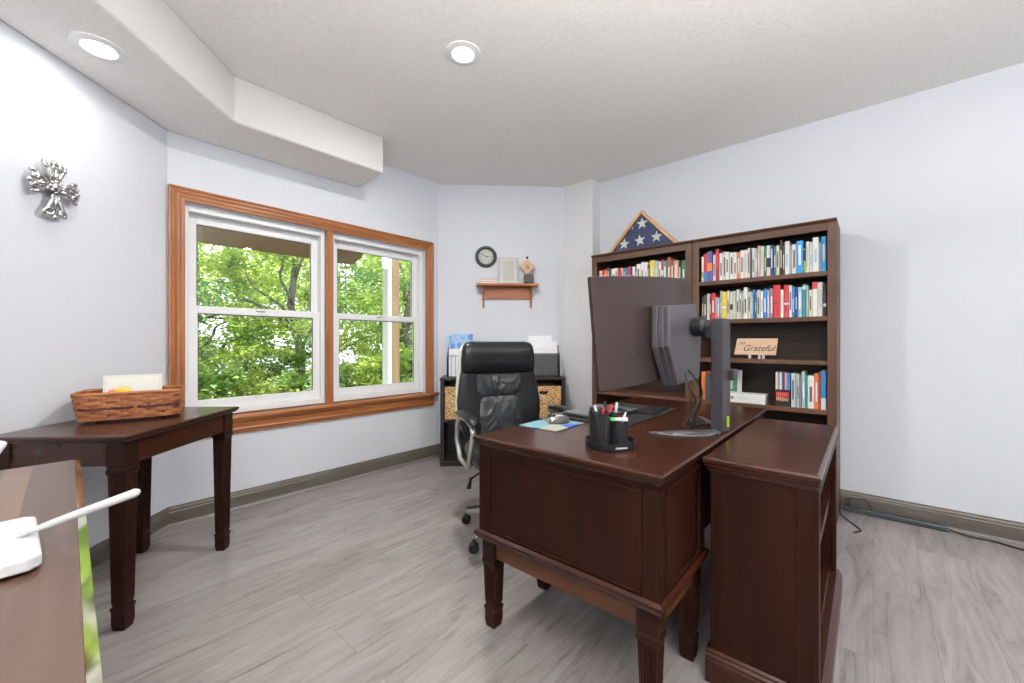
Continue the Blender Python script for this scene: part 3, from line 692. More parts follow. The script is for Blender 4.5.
# file sorter (left)
fs = empty('file_sorter', on_unit(.055, .08, CH), -45, 'black wire file sorter holding blue brochures on the black storage unit', 'file sorter')
o = MB()
for k in range(5):
    y = k * .05; h = .20 + .035 * k
    o.tube([(0, y, .004), (0, y, h), (.24, y, h), (.24, y, .004)], .0035, 6)
    for q in range(1, 6): o.tube([(.24 * q / 6, y, .004), (.24 * q / 6, y, h)], .0018, 5)
o.build('wire_dividers', BLKM, fs)
MB().box(-.004, .244, -.01, .21, 0, .005).build('base_plate', BLKM, fs)
BRO = mat('brochure_blue', (.2, .35, .7), .35); n, l, b = nodes_of(BRO)
l.new(ramp(BRO, noise_tex(BRO, coords(BRO, (1, 1, 1)), 16, 4), [(.3, (.08, .14, .42)), (.45, (.16, .36, .72)), (.55, (.45, .65, .86)), (.66, (.35, .3, .6)), (.75, (.8, .86, .92))]), b.inputs['Base Color'])
for k, (hh, dx, nm) in enumerate(((.385, 0, 'front glossy blue brochure in the wire file sorter'), (.40, .018, 'rear glossy blue brochure behind another in the wire file sorter'))):
    q = MB().box(.008 + dx, .232 + dx * .3, 0, .004, 0, hh).build('brochure', BRO); q.location = on_unit(.055, .08 + .075 + .05 * k, CH + .006); q.rotation_euler = (0, 0, R(-45))
    tag(q, nm, 'brochure')
for k in range(3):
    q = MB().box(0, .21, 0, .003, 0, .26 - .02 * k).build('paper_sheet', PAPER); q.location = on_unit(.07, .08 + .024 + .05 * (k if k < 1 else k + 2 - 1) * (1 if k < 2 else .99) - (.0 if k < 2 else 0), CH + .006); q.rotation_euler = (0, 0, R(-45))
    if k == 1: q.location = on_unit(.07, .08 + .035, CH + .006)
    if k == 2: q.location = on_unit(.07, .08 + .225, CH + .006)
    tag(q, ['white sheet in the low front slot of the file sorter', 'white sheet leaning just behind the front slot of the file sorter', 'white sheet at the back of the file sorter'][k], 'paper')
# letter holder (right)
lt = empty('letter_holder', on_unit(.835, .08, CH), -45, 'black mesh letter holder stuffed with white paper on the storage unit', 'letter holder')
MB().box(0, .29, 0, .22, 0, .006).build('base_plate', BLKM, lt)
MB().box(.004, .286, .001, .003, .006, .215).build('front_mesh', WIREM, lt)
o = MB(); o.tube([(.002, .002, .006), (.002, .002, .22), (.288, .002, .22), (.288, .002, .006)], .004, 6)
for y in (.06, .12, .17, .216): o.tube([(.288, y, .006), (.288, y, .30)], .003, 6)
o.tube([(.288, 0, .22), (.288, .22, .305)], .003, 6)
o.build('wire_frame', BLKM, lt)
MB().box(.284, .287, .004, .216, .006, .2).build('side_mesh', mat('dense_black_mesh', (.03, .03, .033), .5), lt)
for k, (y, h, x0, x1, nm) in enumerate(((.02, .27, .012, .27, 'front'), (.075, .33, .02, .275, 'middle'), (.135, .385, .0, .235, 'rear'))):
    q = MB().box(x0, x1, 0, .035, 0, h).build('paper_stack', PAPER, bev=.001); q.location = on_unit(.835, .08 + y, CH + .007); q.rotation_euler = (0, 0, R(-45))
    tag(q, f'{nm} stack of white paper standing in the black mesh letter holder', 'paper')
q = MB().slab([(0, 0), (.02, .0), (.03, .02), (.03, .16), (.0, .16)], 0, .115).build('tape_box', mat('grey_box', (.42, .43, .45), .5), bev=.006); q.location = on_unit(1.132, .1, CH); q.rotation_euler = (0, 0, R(-45))
tag(q, 'small pale grey box at the right end of the black storage unit', 'box')

# ------------------------------------------------------------ wall shelf on the corner wall and its things
def on_corner(s, dep, z):     # s along the corner wall, dep out of the wall
    return (2.63 + (s - dep) * .70711, 3.30 - (s + dep) * .70711, z)
ws = empty('wall_shelf', on_corner(.385, .135, 1.50), -45, 'small reddish oak shelf mounted on the corner wall below the clock', 'shelf')
SW, SD = .62, .133
MB().box(0, SW, 0, SD, .205, .228).build('shelf_board', SHELFW, ws, bev=.005)
MB().box(.075, SW - .075, SD - .02, SD - .004, .085, .205).build('back_board', SHELFW, ws)
for x in (.06, SW - .078):
    o = MB(); pts = [(.03, .205), (.045, .17), (.085, .12), (.105, .06), (.112, 0), (SD - .002, 0), (SD - .002, .205)]
    o.loft([[(x, y, z) for y, z in pts], [(x + .018, y, z) for y, z in pts]]); o.build('bracket', SHELFW, ws, bev=.002)
ck = empty('wall_clock', on_corner(.48, .002, 2.012), -45, 'round black rimmed clock with a pale dial on the corner wall', 'clock')
MR = rotm('X', 90)
o = MB(); o.lathe([(.074, .0), (.108, 0), (.110, .012), (.100, .028), (.088, .030), (.080, .018), (.074, .012)], 40, M=MR); o.build('clock_rim', mat('clock_rim', (.035, .042, .038), .35), ck, smooth=True)
MB().lathe([(.001, .008), (.076, .008), (.076, .011), (.001, .011)], 40, M=MR).build('clock_dial', mat('clock_dial', (.55, .57, .54), .6), ck)
o = MB()
for k in range(12):
    M = rotm('Y', 30 * k); o.box(-.0035, .0035, -.0125, -.011, .052, .066, M=M)
o.build('hour_marks', mat('dial_marks', (.12, .13, .12), .6), ck)
MB().box(-.0025, .0025, -.0145, -.013, -.01, .055, M=rotm('Y', -58)).build('minute_hand', BLK, ck)
MB().box(-.003, .003, -.0165, -.015, -.008, .038, M=rotm('Y', 85)).build('hour_hand', BLK, ck)
pf = empty('picture_frame', on_corner(.615, .060, 1.728), -45, 'pale grey framed print leaning on the wall shelf', 'picture')
Mt = rotm('X', -5)
MB().box(-.005, .185, 0, .014, 0, .275, M=Mt).build('frame', mat('frame_pale', (.52, .52, .48), .5), pf, bev=.003)
MB().box(  .015, .165, -.002, .001, .018, .257, M=Mt).build('frame_mat', mat('mat_pale', (.62, .62, .57), .6), pf)
MB().box(.032, .148, -.004, -.001, .035, .24, M=Mt).build('print', speckle('print_grey', (.45, .44, .40), (.58, .58, .54), 90, .7), pf)
rk = empty('letter_rack', on_corner(.42, .09, 1.728), -45, 'low thin red rimmed tray at the left end of the wall shelf', 'rack')
o = MB(); o.box(0, .17, 0, .006, 0, .045); o.build('back_plate', mat('rack_white', (.72, .70, .70), .5), rk)
o = MB(); rd = .0028
o.tube([(0, 0, .003), (0, 0, .046), (.17, 0, .046), (.17, 0, .003), (0, 0, .003)], rd, 6).tube([(0, -.001, .022), (.17, -.001, .022)], .002, 6); o.build('rack_rim', mat('rack_red', (.50, .16, .11), .5), rk)
cb = empty('small_box', on_corner(.862, .09, 1.728), -45, 'small dark square candle box on feet under the diamond plaque', 'box')
MB().box(0, .096, 0, .05, .014, .10).build('box_body', speckle('box_dark', (.05, .05, .048), (.12, .12, .11), 60, .5), cb, bev=.003)
for x in (.025, .07): MB().box(x - .006, x + .006, .01, .04, 0, .014).build('foot', BLK, cb)
dp = empty('diamond_plaque', on_corner(.895, .065, 1.829), -45, 'pale wooden diamond plaque with a black knob standing on the small dark box', 'plaque')
MB().prism([(0, 0), (.08, .08), (0, .16), (-.08, .08)], 0, .016).build('plaque_board', TAN, dp, bev=.002)
MB().prism([(0, .045), (.028, .072), (0, .10), (-.028, .072)], -.003, 0).build('plaque_motif', mat('motif_brown', (.42, .26, .15), .6), dp)
MB().sphere((0, .008, .170), .013, (1, 1, 1), 12).build('knob', BLK, dp, smooth=True)

# ------------------------------------------------------------ cross on the left wall
def on_left(s, dep, z):
    X = (s * 1.41421 - 2.79) / 2; return (X + dep * .70711, X + 2.79 - dep * .70711, z)
cr = empty('wall_cross', on_left(1.995, .012, 1.85), 45, 'ornate silver openwork cross hanging on the left wall', 'cross')
PEW = mat('polished_pewter', (.62, .62, .61), .22, 1.)
def scroll(o, cx, cz, r, a0, turns, M, th=.0085):
    pts = []
    for i in range(22):
        u = i / 21; a = a0 + turns * 2 * PI * u; rr_ = r * (1 - .75 * u); pts.append((cx + rr_ * math.cos(a), -.012 - .01 * math.sin(u * PI), cz + rr_ * math.sin(a)))
    o.tube(pts, [th * (1 - .45 * i / 21) for i in range(22)], 7, M=M)
for k, (ang, L) in enumerate(((0, .112), (90, .105), (180, .140), (270, .105))):
    o = MB(); M = rotm('Y', ang)
    for s in (-1, 1):
        o.tube([(s * .006, -.01, .01), (s * .014, -.016, L * .4), (s * .030, -.018, L * .66), (s * .024, -.014, L * .9), (s * .004, -.012, L * .96)], [.009, .0115, .0105, .009, .006], 7, M=M)
        scroll(o, s * .026, L * .84, .021, PI / 2 - s * 1.0, -s * 1.15, M)
        scroll(o, s * .013, L * .45, .014, PI / 2, s * 1.2, M, .0075)
    o.tube([(0, -.012, 0), (0, -.02, L * .5), (0, -.014, L * .8)], [.008, .010, .006], 7, M=M)
    o.sphere((0, -.014, L * .97), .013, (1, .8, 1.1), 10, M=M); o.build('cross_arm', PEW, cr, smooth=True)
o = MB(); o.sphere((0, -.018, 0), .027, (1, .6, 1), 14)
for k in range(8): o.sphere((.024 * math.cos(k * PI / 4), -.022, .024 * math.sin(k * PI / 4)), .010, (1, .8, 1), 8)
o.build('cross_center', PEW, cr, smooth=True)
MB().box(-.01, .01, -.01, .010, -.01, .01).build('wall_mount', PEW, cr)

# ------------------------------------------------------------ tall bookcases on the right wall
SHZ = [.085, .385, .682, 1.000, 1.285, 1.575]      # underside of shelves; thickness .027
def tall_case(yleft, label, w=.873, end_panel=False):
    t = empty('tall_bookcase', (3.29, yleft, 0), -90, label, 'bookcase'); d = .35; h = 1.93
    MB().box(0, .022, .012, d, 0, h - .02).build('side_panel', CASE, t)
    MB().box(w - .022, w, .012, d, 0, h - .02).build('side_panel', CASE, t)
    MB().box(.022, w - .022, d - .012, d - .004, .08, h - .02).build('back_panel', CASEB, t)
    f = MB(); f.box(0, .048, 0, .02, 0, h - .02).build('stile', CASE, t, bev=.003)
    MB().box(w - .048, w, 0, .02, 0, h - .02).build('stile', CASE, t, bev=.003)
    MB().box(.048, w - .048, 0, .02, 1.862, h - .02).build('top_rail', CASEH, t, bev=.002)
    def r(e, z): return [(-e if e < 0 else -min(e, .0), -e, z), (w + min(e, 0), -e, z), (w + min(e, 0), d, z), (-min(e, 0), d, z)]
    MB().loft([r(.0, h - .022), r(.006, h - .016), r(.012, h - .010), r(.016, h - .006), r(.016, h)]).build('crown', CASEH, t)
    for z in SHZ: MB().box(.023, w - .023, .006, d - .014, z, z + .03).build('shelf', CASEH, t, bev=.002)
    MB().loft([[(.0, -.012, 0), (w, -.012, 0), (w, .0, 0), (0, .0, 0)], [(.0, -.012, .07), (w, -.012, .07), (w, .0, .07), (0, .0, .07)], [(0, -.003, .085), (w, -.003, .085), (w, 0, .085), (0, 0, .085)]]).build('plinth', CASEH, t)
    return t
YR, YL = 1.048, 1.925
caseR = tall_case(YR, 'tall walnut brown bookcase at the right, holding the wooden sign')
caseL = tall_case(YL, 'tall walnut brown bookcase behind the monitor, carrying the flag case')

PAL = {'white': (.72, .72, .70), 'off white': (.62, .61, .57), 'cream': (.66, .60, .46), 'pale grey': (.45, .47, .48), 'dark grey': (.06, .06, .065), 'black': (.018, .018, .02),
       'red': (.55, .035, .045), 'dark red': (.28, .03, .04), 'orange': (.72, .20, .04), 'salmon': (.60, .30, .20), 'rust': (.36, .09, .05), 'brown': (.16, .09, .06), 'yellow': (.72, .54, .06),
       'lime': (.35, .45, .04), 'green': (.06, .20, .11), 'sage': (.36, .46, .38), 'seafoam': (.30, .50, .46), 'teal': (.04, .26, .30), 'blue': (.04, .22, .55), 'bright blue': (.02, .30, .68), 'light blue': (.30, .48, .62),
       'navy': (.04, .05, .20), 'purple': (.13, .09, .28), 'lavender': (.38, .36, .52), 'mauve': (.30, .20, .28), 'magenta': (.45, .04, .14)}
BM = {k: mat('cover_' + k.replace(' ', '_'), v, .45) for k, v in PAL.items()}
PAGES = mat('book_pages', (.66, .62, .52), .8)
ORD = ['first', 'second', 'third', 'fourth', 'fifth', 'sixth', 'seventh', 'eighth', 'ninth', 'tenth', 'eleventh', 'twelfth', 'thirteenth', 'fourteenth', 'fifteenth', 'sixteenth', 'seventeenth', 'eighteenth', 'nineteenth', 'twentieth'] + \
      ['twenty-' + w for w in ('first', 'second', 'third', 'fourth', 'fifth', 'sixth', 'seventh', 'eighth', 'ninth')] + ['thirtieth'] + ['thirty-' + w for w in ('first', 'second', 'third', 'fourth', 'fifth', 'sixth', 'seventh', 'eighth', 'ninth')] + ['fortieth']
rb = random.Random(3)
def book_row(yleft, x0, x1, z, books, where, group, front=.03):
    """books: (colour, rel width, height[, band colour]); local x runs to the right as seen"""
    tot = sum(b[1] for b in books); x = x0; gap = .0006
    for i, b in enumerate(books):
        w = (x1 - x0) * b[1] / tot; h = b[2]; dp = rb.uniform(.13, .17); fr = front + rb.uniform(-.005, .012)
        o = MB(); wx = w - gap
        c = .0022
        o.loft([[(c, fr, zz), (wx / 2, fr - .002, zz), (wx - c, fr, zz), (wx, fr + .004, zz), (wx, fr + dp, zz), (wx - c, fr + dp, zz), (wx - c, fr + dp - .004, zz), (c, fr + dp - .004, zz), (c, fr + dp, zz), (0, fr + dp, zz), (0, fr + .004, zz)] for zz in (0, h)])
        o.mi = 1; o.box(c, wx - c, fr + .004, fr + dp - .006, .002, h - .0 + .0004)
        mats = [BM[b[0]], PAGES]
        if len(b) > 3:
            lo, hi = (b[4], b[5]) if len(b) > 4 else (.35, .62)
            o.mi = 2; o.box(c * .6, wx - c * .6, fr - .0028, fr + .001, h * lo, h * hi); mats.append(BM[b[3]])
        elif w > .012:
            o.mi = 2; o.box(wx * .32, wx * .68, fr - .0026, fr + .001, h * rb.uniform(.15, .3), h * rb.uniform(.6, .88)); mats.append(BM[rb.choice(['dark grey', 'light blue', 'pale grey', 'brown'] if b[0] in ('white', 'off white', 'cream', 'pale grey') else ['cream', 'white'])])
        bk_ = o.build('book', mats)
        bk_.location = (3.29, yleft - x - gap / 2, z); bk_.rotation_euler = (0, 0, R(-90))
        band = f' with a {b[3]} band' if len(b) > 3 else ''
        tag(bk_, f'{b[0]} book{band}, {ORD[i]} from left {where}', 'book', group)
        x += w
top_right = [('white', .9, .195, 'lime', .2, .4), ('red', 1.3, .215, 'blue', 0, .35), ('purple', 2.0, .225, 'orange', .35, .62), ('white', 1.1, .2), ('dark red', 1.2, .24, 'red', .4, .95), ('white', 1.3, .205), ('off white', 1.1, .21), ('white', 1.2, .205), ('white', 1.5, .2), ('white', 1.1, .195),
             ('orange', 1, .195), ('white', 1.3, .205), ('white', 1.2, .205), ('white', .9, .215), ('brown', .5, .2), ('white', .9, .21), ('light blue', .9, .205), ('salmon', .9, .22), ('off white', 1.1, .215), ('green', .8, .215), ('white', 1.3, .215, 'black', .3, .6),
             ('navy', .9, .215), ('teal', .8, .2), ('cream', 1, .205), ('black', .9, .24), ('dark grey', .7, .2), ('white', 1.4, .225), ('pale grey', .6, .2), ('white', 1.4, .2), ('bright blue', 1.9, .215), ('lime', .8, .16, 'black', .5, .95), ('white', .9, .205), ('off white', .9, .2), ('white', 1.7, .225), ('pale grey', .6, .19), ('bright blue', 1.4, .225)]
book_row(YR, .055, .818, SHZ[5] + .0305, top_right, 'on top shelf of right bookcase', 'books on the top shelf of the right bookcase')
mid_right = [('dark grey', 1, .18), ('dark grey', 1.1, .19), ('white', 1, .20), ('dark red', .8, .17), ('red', 1.4, .2), ('light blue', .8, .17, 'orange', 0, .3), ('lavender', .9, .165), ('seafoam', .8, .215), ('yellow', 1.8, .205, 'white', .4, .47), ('cream', 1, .21), ('white', 1.1, .2, 'black', .35, .55), ('sage', 1.2, .205), ('white', 1.1, .215), ('off white', .9, .19), ('white', .7, .2), ('white', 1.3, .225),
             ('cream', 1, .19), ('light blue', .8, .19), ('blue', .6, .205), ('green', .7, .19), ('pale grey', 1.2, .2), ('white', .9, .19), ('blue', 1.2, .205), ('lavender', .9, .195), ('mauve', 1.2, .205), ('red', 2.2, .225, 'dark red', .42, .46), ('white', 1, .19), ('red', 1.6, .22, 'white', .4, .45), ('white', .9, .215), ('blue', .8, .205), ('navy', .9, .2), ('light blue', 1.3, .2), ('teal', 1.2, .215, 'white', .85, .95), ('seafoam', .7, .205), ('cream', 1.1, .175), ('white', 1.5, .225, 'red', .8, 1), ('off white', 1.4, .22), ('dark grey', 1, .205, 'white', .3, .4)]
book_row(YR, .055, .818, SHZ[4] + .0305, mid_right, 'on second shelf of right bookcase', 'books on the second shelf of the right bookcase')
low_right = [('white', 1.5, .225), ('light blue', .7, .222), ('cream', .9, .222), ('mauve', .8, .21), ('seafoam', 1.4, .24), ('teal', .8, .215), ('white', 2.4, .215), ('orange', 1.6, .23), ('rust', .8, .24), ('blue', 1.9, .25, 'white', 0, .3)]
book_row(YR, .628, .818, SHZ[2] + .0305, low_right, 'beside the black gift box', 'books beside the black gift box')
top_left = [('white', 1, .185), ('red', 1.1, .19), ('orange', 1.1, .19), ('black', 1, .205), ('dark grey', .8, .19), ('white', 1.6, .19), ('white', .8, .19), ('red', 1.3, .19, 'white', .3, .5), ('off white', .7, .185), ('green', .9, .185), ('blue', .9, .18), ('magenta', 1.2, .19), ('black', .6, .18), ('white', 1.1, .185), ('black', .5, .2), ('white', 1.5, .2), ('white', 1, .215), ('white', 1.3, .21), ('dark grey', .6, .19), ('yellow', 1.8, .22), ('sage', 1.3, .21), ('white', .9, .2), ('red', .8, .215, 'white', .4, .6), ('teal', 1.3, .2), ('rust', 1.3, .225), ('brown', .9, .2), ('salmon', 1.6, .19), ('black', .8, .18), ('green', 1.4, .185)]
book_row(YL, .055, .818, SHZ[5] + .0305, top_left, 'on top shelf of left bookcase', 'books on the top shelf of the left bookcase')
# second row in the left bookcase peeks out above the monitor's far end: a few only
def loc_case(yleft, x, y, z): return (3.29 + y, yleft - x, z)
# box and small books on it
q = empty('gift_box', loc_case(YR, .538, .03, SHZ[2] + .0305), -90, 'black box with a red and pale lettered front beside the lower row of books', 'box')
MB().box(0, .084, 0, .13, 0, .112).build('box_body', BM['black'], q, bev=.002)
MB().box(.006, .078, -.001, .0, .066, .096).build('red_band', BM['red'], q)
o = MB(); rl_ = random.Random(5)
for k in range(7): o.box(.008 + k * .010, .0145 + k * .010, -.0012, 0, .034 + rl_.uniform(0, .004), .06 + rl_.uniform(-.003, .005)); 
for k in range(6): o.box(.009 + k * .011, .011 + k * .011, -.0018, -.001, .072, .09)
o.build('pale_lettering', BM['salmon'], q)
z = SHZ[2] + .0305 + .1125
x = .540
for i, (c, w) in enumerate((('cream', .012), ('mauve', .012), ('white', .012), ('navy', .014), ('salmon', .013), ('blue', .018))):
    o = MB().box(0, w - .001, 0, .11, 0, .118 - (.004 * (i % 2))); bo = o.build('small_book', BM[c], bev=.001); bo.location = loc_case(YR, x, .034, z); bo.rotation_euler = (0, 0, R(-90)); x += w + .0005
    tag(bo, f'small {c} spined book standing on the black box', 'book', 'small books on the black box')
# sign
sg = empty('wooden_sign', loc_case(YR, .275, .06, SHZ[3] + .0305), -90, 'pale wooden sign with script lettering on the third shelf of the bookcase', 'sign')
Ms = rotm('X', -8) @ Matrix.Translation((0, 0, .028))
MB().prism([(0, 0), (.262, 0), (.272, .118), (.018, .118)], 0, .012, M=Ms).build('sign_board', TAN, sg, bev=.002)
for (x) in (.095, .155, .18): MB().box(x, x + .016, -.004, .012, 0, .028).build('sign_foot', mat('clear_foot', (.55, .55, .55), .2), sg)
text_obj('sign_lettering', 'Grateful', .062, INK, sg, Ms @ Matrix.Translation((.152, -.0012, .046)) @ Matrix.Rotation(PI / 2, 4, 'X'), shear=.45, sx=.95)
text_obj('sign_lettering', 'so', .040, INK, sg, Ms @ Matrix.Translation((.05, -.0012, .088)) @ Matrix.Rotation(PI / 2, 4, 'X'), shear=.45)
# white box and green certificate
wb = empty('white_box', loc_case(YR, .205, .02, SHZ[2] + .0305), -90, 'long white box with a small round emblem lying on the bookcase shelf', 'box')
MB().box(0, .275, 0, .12, 0, .066).build('box_body', BM['white'], wb, bev=.002)
MB().lathe([(.0005, 0), (.012, 0), (.012, .0015), (.0005, .0015)], 20, M=Matrix.Translation((.068, 0, .034)) @ rotm('X', 90)).build('box_emblem', mat('emblem_brown', (.25, .2, .17), .5), wb)
MB().box(.10, .175, -.001, 0, .036, .041).box(.11, .165, -.001, 0, .027, .031).build('box_print', mat('print_blue_grey', (.5, .56, .62), .5), wb)
gf = empty('framed_certificate', loc_case(YR, .085, .17, SHZ[2] + .0305), -90, 'white framed green certificate standing behind the white box', 'picture')
Mt = rotm('X', -6)
MB().box(0, .215, 0, .015, 0, .225, M=Mt).build('frame', BM['white'], gf, bev=.003)
MB().box(.03, .185, -.003, .001, .03, .195, M=Mt).build('certificate', BM['green'], gf)
MB().box(.06, .155, -.0045, -.002, .08, .17, M=Mt).build('certificate_print', BM['sage'], gf)
for i, (c, w, h) in enumerate((('orange', .03, .21), ('dark grey', .025, .19))):
    bo = MB().box(0, w, 0, .14, 0, h).build('book', BM[c], bev=.001); bo.location = loc_case(YR, .058 + .034 * i * 0 + (.0 if i == 0 else .032), .03, SHZ[2] + .0305) if i == 0 else loc_case(YR, .092, .012, SHZ[2] + .0305); bo.rotation_euler = (0, 0, R(-90))
    if i: bo.location = loc_case(YR, .090, .01, SHZ[2] + .0305)
    tag(bo, f'{c} book at the left end of the shelf behind the monitor stand', 'book')
# flag case
fc = empty('flag_case', loc_case(YL, .108, .07, 1.9301), -90, 'triangular oak display case with a folded starred flag on the bookcase', 'flag case')
fwid, fh = .65, .345; th = .022
OAKL = wood('flag_case_oak', (.42, .22, .08), (.55, .31, .12), (.66, .40, .18), 'x', 1, .45, .2)
o = MB(); outer = [(0, 0), (fwid, 0), (fwid / 2, fh)]; inner = [(.048, .020), (fwid - .048, .020), (fwid / 2, fh - .030)]
for i in range(3):
    a, b = outer[i], outer[(i + 1) % 3]; c, d = inner[(i + 1) % 3], inner[i]
    o.prism([a, b, c, d], 0, .075)
o.build('case_frame', OAKL, fc, bev=.002)
FLAG = speckle('navy_flag_cloth', (.035, .05, .14), (.055, .07, .18), 120, .85)
o = MB(); o.loft([[(x, .028 + (.0 if i else 0), z) for i, (x, z) in enumerate(inner)], [(x, .06, z) for x, z in inner]]); o.build('folded_flag', FLAG, fc)
STAR = mat('star_white', (.78, .78, .76), .7)
def star(cx, cz, r, rot=0):
    pts = [(cx + (r if k % 2 == 0 else r * .40) * math.sin(rot + PI * k / 5), cz + (r if k % 2 == 0 else r * .40) * math.cos(rot + PI * k / 5)) for k in range(10)]
    return MB().prism(pts, .0255, .0278)
for (cx, cz, rt_) in ((.325, .235, 0), (.16, .082, .1), (.305, .092, -.1), (.45, .10, .05)): star(cx, cz, .052, rt_).build('star', STAR, fc)
MB().prism([(.228, .208), (.25, .228), (.24, .195)], .0255, .0278).build('star', STAR, fc)
MB().prism(inner, .010, .012).build('glass_pane', GLASS, fc)
# things in the low bookcase, hidden mostly: a blue book and a red one
for (c, x, w, h, nm) in (('blue', .075, .035, .24, 'blue book at the near end of the low bookcase'), ('light blue', .112, .03, .19, 'light blue book next to the blue one in the low bookcase'), ('red', .145, .03, .13, 'small red book lying low in the low bookcase')):
    bo = MB().box(0, w, 0, .16, 0, h).build('book', BM[c], bev=.001); bo.location = (1.49 + x, .115 + .045, .4405); tag(bo, nm, 'book')

# ------------------------------------------------------------ on the desk
Zd = DT
mp_ = mat('mousepad_print', (.4, .4, .35), .6); n, l, b = nodes_of(mp_)
vx = n.new('ShaderNodeTexVoronoi'); vx.inputs['Scale'].default_value = 7.5; l.new(coords(mp_, (1, 1, 1)), vx.inputs['Vector'])
sx = n.new('ShaderNodeSeparateColor'); l.new(vx.outputs['Color'], sx.inputs[0])
l.new(ramp(mp_, sx.outputs[0], [(.15, (.02, .10, .50)), (.32, (.01, .25, .36)), (.5, (.36, .34, .24)), (.66, (.45, .44, .36)), (.8, (.16, .15, .12))]), b.inputs['Base Color'])
pad = tag(MB().slab([(0, 0), (.235, 0), (.235, .2), (0, .2)], 0, .004).build('mouse_pad', [mp_], bev=.001), 'printed mouse pad in blue, teal and sand under the mouse', 'mouse pad')
pad.location = (1.425, 1.005, Zd + .0005); pad.rotation_euler = (0, 0, R(1))
ms = empty('computer_mouse', (1.575, 1.095, Zd + .0052), 60, 'silver and grey computer mouse on the printed pad', 'mouse')
rings = []
for i in range(9):
    u = i / 8; z = .034 * math.sin(u * PI / 2); s = math.cos(u * PI / 2) ** .5 if u < 1 else .05
    rings.append([(.030 * s * math.cos(t), .052 * s * math.sin(t) - .006 * u, z) for t in [2 * PI * j / 24 for j in range(24)]])
MB().loft(rings).build('mouse_body', mat('mouse_dark', (.10, .10, .10), .4), ms, smooth=True)
rings = [[(x * (1.0 - .1 * abs(v) * 0), y, .0355 * math.sqrt(max(0, 1 - (x / .032) ** 2 - (y / .056) ** 2)) + .0008) for x in (-.018, -.009, 0, .009, .018)] + [(x, y, .033 * math.sqrt(max(0, 1 - (x / .032) ** 2 - (y / .056) ** 2)) + .0) for x in (.018, .009, 0, -.009, -.018)] for v, y in ((0, -.044), (0, -.03), (0, -.012), (0, .006), (0, .02), (0, .034), (0, .044))]
MB().loft(rings).build('mouse_buttons', mat('mouse_silver', (.66, .67, .72), .35, .3), ms, smooth=True)
MB().lathe([(.001, -.004), (.009, -.004), (.009, .004), (.001, .004)], 16, M=Matrix.Translation((0, .024, .031)) @ rotm('Y', 90)).build('scroll_wheel', BLK, ms)
# desk pad, keyboard, laptop
dp_ = tag(MB().slab([(0, 0), (.64, 0), (.64, .36), (0, .36)], 0, .006).build('desk_pad', mat('pad_black', (.035, .038, .038), .35), bev=.002), 'black leather desk pad behind the pen organizer', 'desk pad')
dp_.location = (1.70, .825, Zd + .0005); dp_.rotation_euler = (0, 0, R(0))
lp = empty('laptop', (1.735, .955, Zd + .0068), -3, 'closed dark grey laptop lying on the desk pad', 'laptop')
MB().slab([(0, 0), (.34, 0), (.34, .235), (0, .235)], .003, .012).build('laptop_base', mat('laptop_dark', (.06, .065, .066), .4, .4), lp, bev=.003)
MB().slab([(0, 0), (.34, 0), (.34, .235), (0, .235)], .0125, .020).build('laptop_lid', mat('laptop_grey', (.20, .215, .215), .4, .5), lp, bev=.003)
for (x, y) in ((.02, .02), (.32, .02), (.02, .215), (.32, .215)): MB().lathe([(.001, 0), (.006, 0), (.006, .003), (.001, .003)], 10, c=(x, y, 0)).build('rubber_foot', BLK, lp)
tb = empty('tablet', (2.04, .84, Zd + .0068), 4, 'slim black tablet leaning on the far side of the desk pad', 'tablet')
MB().slab([(0, 0), (.27, 0), (.27, .10), (0, .10)], 0, .010).build('tablet_body', mat('tablet_black', (.02, .022, .023), .25), tb, bev=.003)
MB().slab([(.01, .008), (.26, .008), (.26, .092), (.01, .092)], .0101, .0106).build('tablet_screen', mat('tablet_screen', (.03, .035, .036), .12), tb)
kb = empty('keyboard', (1.685, 1.045, Zd + .0068), 2, 'slim grey keyboard beside the mouse pad', 'keyboard')
kb.location = (1.70, 1.200, Zd + .0002); kb.rotation_euler = (0, 0, 0)
MB().slab([(-.01, -.008), (.36, -.008), (.36, .02), (-.01, .02)], 0, .010).build('keyboard_body', mat('kb_grey', (.12, .125, .125), .45), kb, bev=.003)
o = MB()
for k in range(18): o.box(-.004 + k * .02, .012 + k * .02, -.004, .016, .0095, .0125)
o.build('keys', mat('kb_keys', (.17, .175, .175), .5), kb)
# pen organiser
pc = (1.367, .725); ph = empty('pen_organizer', (pc[0], pc[1], Zd + .0002), 0, 'smoky black rotating pen organizer near the front desk edge', 'organizer')
MB().lathe([(.002, 0), (.086, 0), (.089, .004), (.090, .026), (.087, .026), (.085, .009), (.002, .008)], 44).build('organizer_base', SMOKE, ph, smooth=False)
def cup(cx, cy, r, h, z0=.009, nm='organizer_cup', tilt=0):
    MB().lathe([(.001, 0), (r * .92, 0), (r, h), (r - .003, h), (r * .92 - .003, .003), (.001, .003)], 28, c=(cx, cy, z0)).build(nm, SMOKE, ph)
cup(-.030, .022, .042, .115); cup(.032, .018, .036, .105); cup(.0, -.038, .030, .085)
o = MB(); o.lathe([(.058, .118), (.066, .118), (.068, .128), (.062, .128), (.058, .122)], 36, c=(.014, .016, 0)).build('organizer_ring', SMOKE, ph)
MB().lathe([(.001, .009), (.009, .009), (.009, .12), (.001, .12)], 12, c=(.0, .0, 0)).build('organizer_spindle', BLK, ph)
MB().box(-.022, .022, -.0905, -.0885, .010, .016, M=rotm('Z', -36)).build('organizer_marking', mat('mark_pale', (.4, .4, .4), .5), ph)
